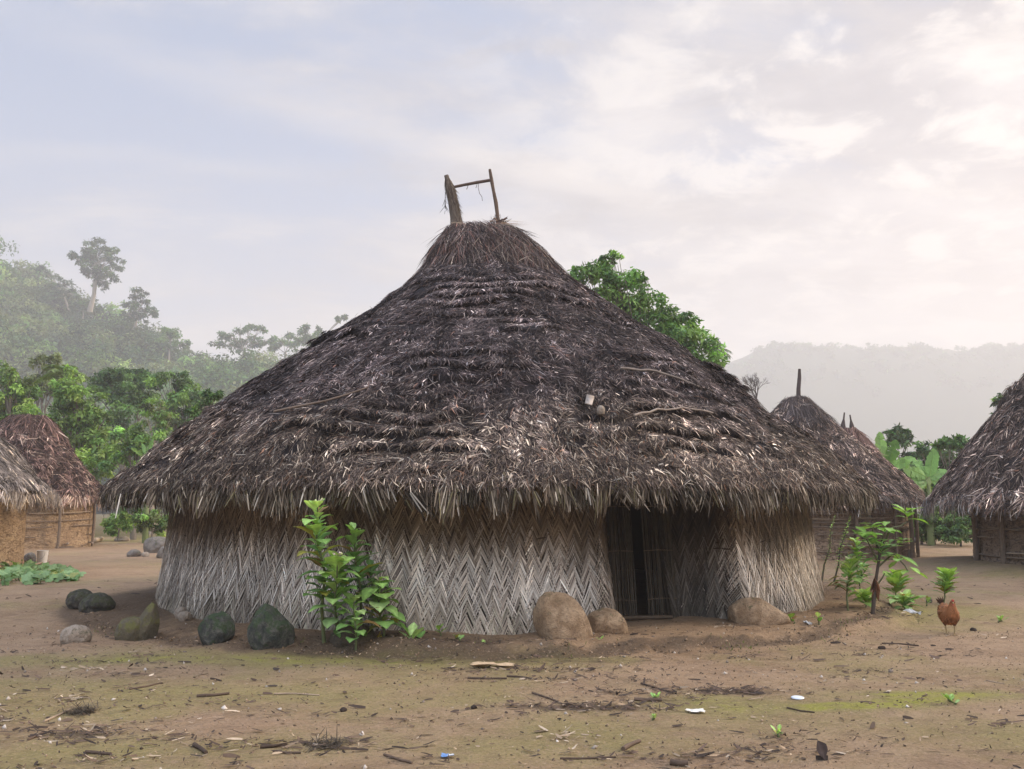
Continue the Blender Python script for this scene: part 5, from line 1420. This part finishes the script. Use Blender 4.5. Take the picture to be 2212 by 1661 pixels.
# ------------------------------------------------------------------ hen
def hen(label, p, yaw, s, cols, name='hen'):
    root = thing(name, label, 'hen', p)
    bag = Bag()
    f = Vector((math.cos(yaw), math.sin(yaw), 0)); lf = Vector((-f.y, f.x, 0))
    def W(x, y, z): return p + (f * x + lf * y + Vector((0, 0, z))) * s
    spine = [(-0.215, .335, .006), (-0.19, .325, .035), (-0.15, .295, .055), (-0.10, .258, .078), (-0.04, .232, .102), (0.02, .225, .108), (0.07, .240, .096), (0.100, .275, .072), (0.115, .312, .052), (0.122, .345, .040), (0.130, .372, .032), (0.142, .388, .029), (0.155, .388, .020)]
    pts = [W(a, 0, b_) for a, b_, _ in spine]
    rad = [r * s for *_, r in spine]
    cc = np.array([cols[1]] * 3 + [cols[0]] * 6 + [cols[2]] * 4)
    bag.tube(pts, rad, 14, np.repeat(cc, 14, 0), up=tuple(lf), jit=0.05)
    bag.tube([W(0.152, 0, .387), W(0.185, 0, .380)], [0.011 * s, 0.002 * s], 6, (0.35, 0.24, 0.10))
    n = 900                                               # feather tips over the body
    i = RNG.integers(2, 10, n); fr = RNG.random(n)
    pa = np.array([tuple(q) for q in pts]); ra = np.array(rad)
    c_ = pa[i] * (1 - fr[:, None]) + pa[i + 1] * fr[:, None]; r_ = ra[i] * (1 - fr) + ra[i + 1] * fr
    tg = unit(pa[i + 1] - pa[i]); lfv = np.array(tuple(lf)); upv = np.cross(tg, lfv)
    an = RNG.uniform(0, 2 * math.pi, n)
    o_ = lfv * np.cos(an)[:, None] + upv * np.sin(an)[:, None]
    bag.leaves(c_ + o_ * (r_ * 0.97)[:, None], unit(-tg + o_ * 0.25 + [0, 0, -0.3]), o_, 0.045 * s, 0.024 * s, np.where(RNG.random((n, 1)) < 0.2, np.array(cols[1]) * 0.7, np.array(cols[0])) * RNG.uniform(0.5, 1.7, (n, 1)))
    for sd in (-1, 1):                                    # wings, thighs, legs, toes
        bag.tube([W(0.05, sd * .082, .265), W(0.0, sd * .092, .25), (W(-0.08, sd * .078, .25)), W(-0.15, sd * .045, .275)], [0.012 * s, 0.030 * s, 0.026 * s, 0.006 * s], 10, np.array(cols[0]) * 0.85)
        dx = 0.03 * sd
        bag.tube([W(0.01 + dx * .3, sd * .05, .19), W(0.005 + dx * .5, sd * .048, .145), W(0.0 + dx, sd * .042, .105)], [0.05 * s, 0.036 * s, 0.012 * s], 9, np.array(cols[1]))
        bag.tube([W(0.0 + dx, sd * .042, .11), W(0.012 + dx, sd * .038, .06), W(0.004 + dx, sd * .035, .012)], [0.010 * s, 0.008 * s, 0.008 * s], 6, (0.30, 0.22, 0.11))
        for ta in (-0.5, 0, 0.5, 3.14):
            L = 0.055 if ta < 3 else 0.025
            bag.tube([W(0.004 + dx, sd * .035, .010), W(0.004 + dx + math.cos(ta) * L, sd * .035 + math.sin(ta) * L, .004)], [0.006 * s, 0.003 * s], 5, (0.28, 0.20, 0.10))
    for sd in (-1, 1):
        bag.tube([W(0.150, sd * .021, .394), W(0.150, sd * .027, .394)], [0.006 * s, 0.003 * s], 6, (0.01, 0.01, 0.01))
    k = 16; an = RNG.normal(0, 0.35, k)
    bag.strips(np.array([tuple(W(-0.17, 0, .30 + 0.002 * j)) for j in range(k)]), unit(np.array([tuple(-f * 0.7 + Vector((0, 0, 0.75)) + lf * float(a_)) for a_ in an])), np.tile(tuple(lf), (k, 1)), 0.13 * s, 0.035 * s, np.array(cols[1]) * RNG.uniform(0.6, 1.2, (k, 1)), 3)
    body = bag.build('body', M_FEATHER, root, smooth=True)
    cbm = Bag()
    cbm.tube([W(0.128 + j * 0.0055, 0, .412) for j in range(8)], [(0.004 if j % 2 == 0 else 0.012) * s for j in range(8)], 8, (0.36, 0.04, 0.03), up=(0, 0, 1))
    wt = Bag(); wt.tube([W(0.155, 0, .380), W(0.158, 0, .355)], [0.006 * s, 0.008 * s], 6, (0.34, 0.04, 0.03)); wt.build('wattle', M_PLASTIC, root)
    cbm.build('comb', M_PLASTIC, root)
    return root
p = GP(2053, 1371)
hen('rust brown hen walking on the bare ground at right', p, R(-97), 1.0, [(0.24, 0.095, 0.035), (0.15, 0.06, 0.03), (0.28, 0.105, 0.04)])
p = GP(1977, 1178)
hen('dark speckled hen pecking near the far passage between the right huts', p, R(200), 0.95, [(0.09, 0.085, 0.085), (0.05, 0.045, 0.045), (0.2, 0.19, 0.19)])

# ------------------------------------------------------------------ small things
p = GP(90, 1222)
root = thing('bucket', 'dirty white plastic bucket beside the orange daub hut', 'bucket', p)
bag = Bag(); h = px2m(32, p.y); r = px2m(11, p.y)
zs = np.linspace(0, 1, 9)
bag.tube([p + Vector((0, 0, h * z)) for z in zs], [r * (0.82 + 0.18 * z + (0.06 if i in (6, 8) else 0)) for i, z in enumerate(zs)], 20, (0.62, 0.58, 0.52), cap=False)
bag.tube([p + Vector((0, 0, h * 0.99)), p + Vector((0, 0, 0.02))], [r * 0.97, r * 0.78], 20, (0.5, 0.47, 0.42), cap=True)
bag.build('pail', M_PLASTIC, root, smooth=True)
bag = Bag(); bag.tube([p + Vector((math.cos(a) * r * 1.05, -0.02 - r * 0.9, h * 0.9 - abs(math.sin(a)) * h * 0.45)) for a in np.linspace(0, math.pi, 10)], 0.005, 5, (0.3, 0.3, 0.3)); bag.build('handle', M_PLASTIC, root)

def log(label, pts, rad, col, name='log', cat='log', group=None, lift=0.0):
    P = [GP(x, y) + Vector((0, 0, rad * 0.8 + lift)) for x, y in pts]
    bag = Bag(); q = []
    for i in range(len(P) - 1):
        q += [P[i], P[i].lerp(P[i + 1], 0.5) + Vector((0, 0, random.uniform(-0.1, 0.2) * rad))]
    q.append(P[-1])
    bag.tube(q, np.linspace(rad, rad * 0.8, len(q)), 8, col, jit=0.12)
    return tag(bag.build(name, M_WOOD, origin=P[0]), label, cat, group)
log('pale plank lying along the foot of the far left hut', [(160, 1178), (190, 1176), (219, 1168)], 0.11, (0.36, 0.27, 0.18), 'plank', 'plank')
log('long thin curved branch at the foot of the far left hut', [(145, 1182), (175, 1172), (200, 1180)], 0.035, (0.33, 0.26, 0.2), 'branch', 'branch', lift=0.1)
log('dark log on the ground below the far left hut post', [(100, 1188), (135, 1187), (165, 1184)], 0.06, (0.11, 0.08, 0.06))
log('pole lying in front of the orange daub hut', [(25, 1231), (60, 1228), (106, 1218)], 0.03, (0.25, 0.18, 0.12), 'branch', 'branch', lift=0.04)
log('tan stick stacked on the pole by the orange hut', [(30, 1226), (64, 1221)], 0.03, (0.32, 0.22, 0.13), 'branch', 'branch', lift=0.05)
p = GP(64, 1216)
tag(noisy_blob('firewood_log', M_ST_GREY, (p.x, p.y, p.z + 0.13), (0.16, 0.16, 0.16), 55, rough=0.1), 'short dark log end beside the white bucket', 'log')

TW = 'twigs and bark scattered over the open ground'
random.seed(77)
twigs = [((1010, 1466), (1095, 1467), .022, 'thin dark twig below the dried leaf'), ((1095, 1462), (1150, 1467), .02, 'dark bark strip right of the dried leaf'), ((1150, 1498), (1215, 1522), .02, 'brown twig on the dark crumbly patch'),
         ((592, 1500), (690, 1503), .016, 'long pale straw left of centre in the open ground'), ((425, 1506), (495, 1500), .03, 'dark bark piece at the left of the open ground'), ((455, 1467), (478, 1472), .02, 'short dark twig on the mossy ground at left'),
         ((420, 1612), (445, 1630), .035, 'thick dark chip near the bottom left'), ((185, 1627), (240, 1631), .025, 'flat dark stick near the bottom left corner'), ((280, 1490), (350, 1476), .02, 'crooked dark twig on the mossy ground at left'),
         ((562, 1617), (620, 1610), .03, 'bark strip left of the fibre clump at the bottom'), ((590, 1626), (650, 1628), .02, 'flat dark twig left of the fibre clump at the bottom'), ((1210, 1640), (1330, 1637), .016, 'long thin twig at the bottom centre'),
         ((1346, 1622), (1382, 1604), .035, 'thick brown twig near the bottom centre'), ((1450, 1652), (1486, 1655), .05, 'stubby dark log at the bottom edge'), ((1370, 1513), (1430, 1515), .035, 'dark stick behind the small green weed'),
         ((1905, 1391), (1985, 1396), .022, 'dark stick on the ground below the hen'), ((1700, 1530), (1760, 1540), .015, 'thin twig in the open ground right of the bottle lid'), ((2130, 1470), (2170, 1478), .012, 'pale straw at the right edge of the ground'),
         ((1385, 1478), (1450, 1497), .022, 'bent twig above the dark crumbly patch'), ((830, 1632), (890, 1650), .02, 'stick beside the blue wrapper'), ((95, 1560), (150, 1535), .02, 'pale thin branch in the litter at left'), ((60, 1600), (95, 1582), .02, 'crooked branch in the litter at left edge')]
for a, b, r, lab in twigs:
    log(lab, [a, ((a[0] + b[0]) / 2, (a[1] + b[1]) / 2 + random.uniform(-2, 2)), b], r * 0.42, np.array((0.085, 0.058, 0.042)) * random.uniform(0.6, 1.5) if 'pale' not in lab else (0.32, 0.24, 0.17), 'twig', 'twig', TW)
for (x, y, w_, h_, lab) in ((1908, 1403, 17, 7, 'small square dark brick on the ground below the hen'), (2058, 1400, 0, 0, ''), (2106, 1363, 14, 7, 'small dark brick on the ground right of the hen'), (740, 1538, 15, 7, 'dark nugget alone in the middle left ground'), (1023, 1532, 14, 6, 'dark nugget in the middle of the ground')):
    if not lab: continue
    p = GP(x, y); o = noisy_blob('clod', M_LITTER, (p.x, p.y + 0.03, p.z + 0.01), (px2m(w_, p.y) / 2, 0.035, px2m(h_, p.y) * 0.7), int(x), rough=0.1, angular=0.6, sub=3)
    at = o.data.attributes.new('tint', 'FLOAT_COLOR', 'POINT'); at.data.foreach_set('color', np.tile([0.035, 0.025, 0.02, 1], len(o.data.vertices)).astype(np.float32))
    tag(o, lab, 'clod')

def scrap(name, label, cat, x, y, wpx, hpx, col, mat=M_PLASTIC, lift=0.015, seed=1, stripes=None):
    """crumpled sheet lying on the ground"""
    p = GP(x, y); rg = np.random.default_rng(seed)
    wx = px2m(wpx, p.y); wy = px2m(hpx, p.y) * p.y / CAMZ * 0.8
    U, V_ = np.meshgrid(np.linspace(-0.5, 0.5, 9), np.linspace(-0.5, 0.5, 7))
    Z = lift * (1 + fbm(np.stack([U * 3.1 + seed, V_ * 3.1, U * 0], -1), 3, seed) * 0.9)
    jitter = 0.05 * rg.normal(0, 1, U.shape)
    P = np.stack([p.x + (U + jitter) * wx, p.y + (V_ + jitter.T[:7, :9] if False else V_) * wy, p.z + Z + 0.004], -1)
    c = np.tile(np.array(col, float), (7, 9, 1))
    if stripes is not None: c[:, 5:] = stripes
    bag = Bag(); bag.grid(P, c)
    bag.grid(P[:, ::-1] - np.array([0, 0, 0.003]), np.array(col) * 0.8)
    return tag(bag.build(name, mat, origin=p), label, cat)
scrap('wrapper', 'white crumpled wrapper lying on the bare ground', 'wrapper', 1503, 1540, 34, 8, (0.72, 0.68, 0.60), seed=3)
scrap('wrapper', 'blue and white wrapper at the bottom of the ground', 'wrapper', 967, 1637, 26, 7, (0.14, 0.26, 0.50), seed=4, stripes=(0.6, 0.62, 0.65))
scrap('wrapper', 'crumpled white plastic bag beside the low spreading plant', 'wrapper', 1973, 1329, 16, 9, (0.6, 0.6, 0.62), lift=0.05, seed=5)
scrap('wrapper', 'small whitish plastic scrap on the platform edge right of the flat boulder', 'wrapper', 1746, 1350, 8, 6, (0.55, 0.56, 0.58), lift=0.03, seed=6)
scrap('dried_leaf', 'large curled tan dried leaf before the woven wall', 'leaf', 1062, 1442, 85, 6, (0.45, 0.33, 0.21), M_LITTER, 0.03, 8)
scrap('dried_leaf', 'small tan dried leaf right of the curled one', 'leaf', 1110, 1413, 13, 5, (0.4, 0.29, 0.16), M_LITTER, 0.03, 9)
p = GP(1723, 1509); bag = Bag()
bag.tube([p + Vector((0, 0, 0.004)), p + Vector((0, 0, 0.012)), p + Vector((0, 0, 0.016))], [0.05, 0.05, 0.04], 20, (0.62, 0.65, 0.70), cap=True)
tag(bag.build('bottle_lid', M_PLASTIC, origin=p), 'round pale plastic lid lying on the ground at right', 'lid')
p = GP(1772, 1645); bag = Bag()
leaf_shape(bag, tuple(p + Vector((0.03, 0.0, 0.01))), (-0.35, 0.1, 0.9), (0.2, -1, 0.2), 0.105, 0.075, -0.1, (0.06, 0.045, 0.04), 0.5)
bag.grid(np.array([[tuple(p + Vector((x, 0.02 * x + 0.02, z))) for x in (-0.02, 0.03, 0.055)] for z in (0.0, 0.03)]), (0.05, 0.04, 0.035))
tag(bag.build('seed_pod', M_LITTER, origin=p), 'dark curled seed husk standing on the ground at lower right', 'husk')
p = GP(705, 1612); bag = Bag(); n = 260
bag.strips(np.array(tuple(p)) + np.stack([RNG.normal(0, 0.055, n), RNG.normal(0, 0.05, n), np.abs(RNG.normal(0.012, 0.012, n))], -1), unit(np.stack([RNG.normal(0, 1, n), RNG.normal(0, 1, n), RNG.normal(0, 0.2, n)], -1)), np.tile([0, 0, 1.0], (n, 1)), RNG.uniform(0.04, 0.14, n), 0.006, pick([(0.05, 0.04, 0.03), (0.09, 0.07, 0.05)], n), 3)
tag(bag.build('fibre_clump', M_LITTER, origin=p), 'dark tangle of palm fibre on the ground at the bottom', 'fibre')
p = GP(176, 1540); bag = Bag(); n = 260
bag.strips(np.array(tuple(p)) + np.stack([RNG.normal(0, 0.05, n), RNG.normal(0, 0.05, n), np.abs(RNG.normal(0.015, 0.015, n))], -1), unit(np.stack([RNG.normal(0, 1, n), RNG.normal(0, 1, n), RNG.normal(0, 0.2, n)], -1)), np.tile([0, 0, 1.0], (n, 1)), RNG.uniform(0.04, 0.12, n), 0.006, pick([(0.05, 0.04, 0.03), (0.09, 0.07, 0.05)], n), 3)
tag(bag.build('fibre_clump', M_LITTER, origin=p), 'dark clump of roots on the ground at lower left', 'fibre')

# loose litter: chips, straws, leaf bits nobody could count
def litter():
    bag = Bag(); rg = np.random.default_rng(99)
    def scatter(n, cx, cy, sx, sy, lmin, lmax, wid, pal, uni=False):
        if uni: X = rg.uniform(cx - sx, cx + sx, n); Y = rg.uniform(cy - sy, cy + sy, n)
        else: X = rg.normal(cx, sx, n); Y = rg.normal(cy, sy, n)
        rho = np.hypot(X - HC[0], Y - HC[1]); ok = (rho > 5.5) & (Y > 3.5)
        X, Y = X[ok], Y[ok]; n = len(X)
        a = rg.normal(0.1, 0.7, n) + rg.choice([0, math.pi], n)
        D = unit(np.stack([np.cos(a), np.sin(a), rg.normal(0.05, 0.12, n)], -1))
        L = np.exp(rg.uniform(math.log(lmin), math.log(lmax), n))
        N = unit(np.stack([rg.normal(0, 0.3, n), rg.normal(-0.3, 0.4, n), np.ones(n)], -1))
        c = np.array(pal)[rg.integers(0, len(pal), n)] * rg.uniform(0.6, 1.4, (n, 1))
        bag.strips(np.stack([X, Y, gh(X, Y) + 0.007 + rg.uniform(0, 0.008, n)], -1), D, N, L, np.minimum(L * 0.5, wid * rg.uniform(0.4, 1.4, n)), c, 3, np.stack([np.zeros(n), np.zeros(n), rg.normal(0, 0.01, n)], -1), tip=0.4)
    DK = [(0.06, 0.042, 0.032), (0.09, 0.06, 0.045), (0.045, 0.033, 0.027), (0.12, 0.08, 0.055)]
    LT = [(0.34, 0.26, 0.18), (0.42, 0.33, 0.24), (0.25, 0.18, 0.12)]
    scatter(420, 0, 7.2, 6.5, 3.0, 0.015, 0.12, 0.022, DK, True)
    scatter(160, 0, 7.2, 6.5, 3.0, 0.01, 0.07, 0.016, LT, True)
    scatter(900, 0, 12, 14, 6, 0.03, 0.16, 0.03, DK, True)
    for (cx, cy, sx, sy, n) in ((0.55, 6.75, 0.35, 0.08, 190), (-2.9, 6.0, 0.25, 0.12, 120), (-4.0, 6.3, 0.35, 0.2, 160), (1.2, 7.2, 0.4, 0.2, 150), (0.1, 8.2, 0.6, 0.12, 150), (1.2, 5.45, 0.45, 0.08, 120), (-1.4, 5.7, 0.5, 0.12, 130), (-0.3, 9.25, 1.0, 0.15, 110), (4.6, 11.8, 0.9, 0.5, 160), (-3.4, 7.0, 1.0, 0.25, 90), (1.85, 7.35, 0.25, 0.06, 90), (4.0, 6.0, 0.25, 0.15, 90)):
        scatter(n, cx, cy, sx, sy, 0.015, 0.13, 0.016, DK)
        scatter(n // 6, cx, cy, sx, sy, 0.015, 0.12, 0.014, LT)
    for k in range(95):
        cx, cy = rg.uniform(-5.5, 6), 5.0 + 5.5 * rg.random() ** 1.3
        scatter(int(rg.uniform(6, 38)), cx, cy, rg.uniform(0.05, 0.35), rg.uniform(0.02, 0.10), 0.01, 0.11, 0.014, DK if rg.random() < 0.8 else LT)
    scatter(3500, 0, 7.5, 7.0, 3.4, 0.004, 0.022, 0.014, DK, True)
    scatter(1200, 0, 7.5, 7.0, 3.4, 0.005, 0.03, 0.012, LT, True)
    def crumbs(n, X, Y, r0, r1, pal):
        r = np.exp(rg.uniform(math.log(r0), math.log(r1), n))
        c = np.stack([X, Y, gh(X, Y) + r * 0.3], -1)
        ax = np.array([[1, 0, 0], [0, 1, 0], [-1, 0, 0], [0, -1, 0], [0, 0, 1], [0, 0, -1.0]])
        V = c[:, None] + ax[None] * r[:, None, None] * rg.uniform(0.6, 1.3, (n, 6, 1)) + rg.normal(0, 0.22, (n, 6, 3)) * r[:, None, None]
        f = np.array([[0, 1, 4], [1, 2, 4], [2, 3, 4], [3, 0, 4], [1, 0, 5], [2, 1, 5], [3, 2, 5], [0, 3, 5]])
        F = (np.arange(n)[:, None, None] * 6 + f[None]).reshape(-1, 3)
        col = np.array(pal)[rg.integers(0, len(pal), n)] * rg.uniform(0.7, 1.3, (n, 1))
        bag.add(V.reshape(-1, 3), F, np.repeat(col, 6, 0))
    ER = [(0.20, 0.135, 0.085), (0.14, 0.095, 0.06), (0.28, 0.20, 0.135), (0.09, 0.065, 0.045)]
    n = 5500; crumbs(n, rg.uniform(-7, 7, n), 4.3 + 6.5 * rg.random(n), 0.003, 0.012, ER)
    n = 1500; a = rg.uniform(-1.15, 1.3, n); rr = 6.30 + rg.normal(0, 0.10, n); crumbs(n, HC[0] + rr * np.sin(a), HC[1] - rr * np.cos(a), 0.003, 0.018, ER)
    n = 260; crumbs(n, rg.uniform(-7, 7, n), 4.3 + 7 * rg.random(n), 0.008, 0.022, [(0.35, 0.30, 0.25), (0.2, 0.16, 0.13), (0.45, 0.40, 0.35)])
    o = bag.build('ground_litter', M_LITTER)
    tag(o, 'dark chips, straw and leaf bits strewn over the bare earth', 'litter', kind='stuff')
litter()

# moss and tiny weeds along the platform edge and on the cushions
def tufts():
    bag = Bag(); rg = np.random.default_rng(17)
    a = rg.uniform(-0.9, 1.25, 900); rr = 6.33 + rg.normal(0, 0.13, 900)
    X = HC[0] + rr * np.sin(a); Y = HC[1] - rr * np.cos(a)
    cl = fbm(np.stack([X * 1.6, Y * 1.6, X * 0], -1), 2, 5) > 0.05
    X, Y = X[cl], Y[cl]
    X2 = np.concatenate([X, rg.normal(2.65, 0.3, 2), rg.normal(3.4, 0.3, 2)]); Y2 = np.concatenate([Y, rg.normal(6.72, 0.1, 2), rg.normal(7.1, 0.12, 2)])
    n = len(X2)
    D = unit(np.stack([rg.normal(0, 0.6, n), rg.normal(-0.2, 0.6, n), np.ones(n)], -1))
    bag.strips(np.stack([X2, Y2, gh(X2, Y2)], -1), D, unit(rg.normal(0, 1, (n, 3))), rg.uniform(0.01, 0.045, n), 0.010, np.array([(0.10, 0.13, 0.04), (0.15, 0.17, 0.05), (0.08, 0.09, 0.035)])[rg.integers(0, 3, n)], 2)
    tag(bag.build('moss_tufts', M_LEAF), 'moss and tiny weeds along the earth platform and on the open ground', 'moss', kind='stuff')
tufts()

# ------------------------------------------------------------------ the misty air
bm = bmesh.new(); bmesh.ops.create_cube(bm, size=1.0)
for v in bm.verts:
    v.co = (v.co.x * 3800, 760 + v.co.y * 1720, -2.2 + (v.co.z + 0.5) * 285)
me = bpy.data.meshes.new('haze'); bm.to_mesh(me); bm.free()
m = bpy.data.materials.new('haze'); m.use_nodes = True; t = NT(m.node_tree); t.n.clear()
out = t.node('ShaderNodeOutputMaterial'); pv = t.node('ShaderNodeVolumePrincipled')
pv.inputs['Color'].default_value = (0.92, 0.905, 0.905, 1)
pv.inputs['Density'].default_value = 0.00112
pv.inputs['Anisotropy'].default_value = 0.18
t.l.new(pv.outputs[0], out.inputs['Volume'])
me.materials.append(m)
hz_o = bpy.data.objects.new('haze', me); COL.objects.link(hz_o)
tag(hz_o, 'thin morning mist filling the valley', 'mist', kind='stuff')
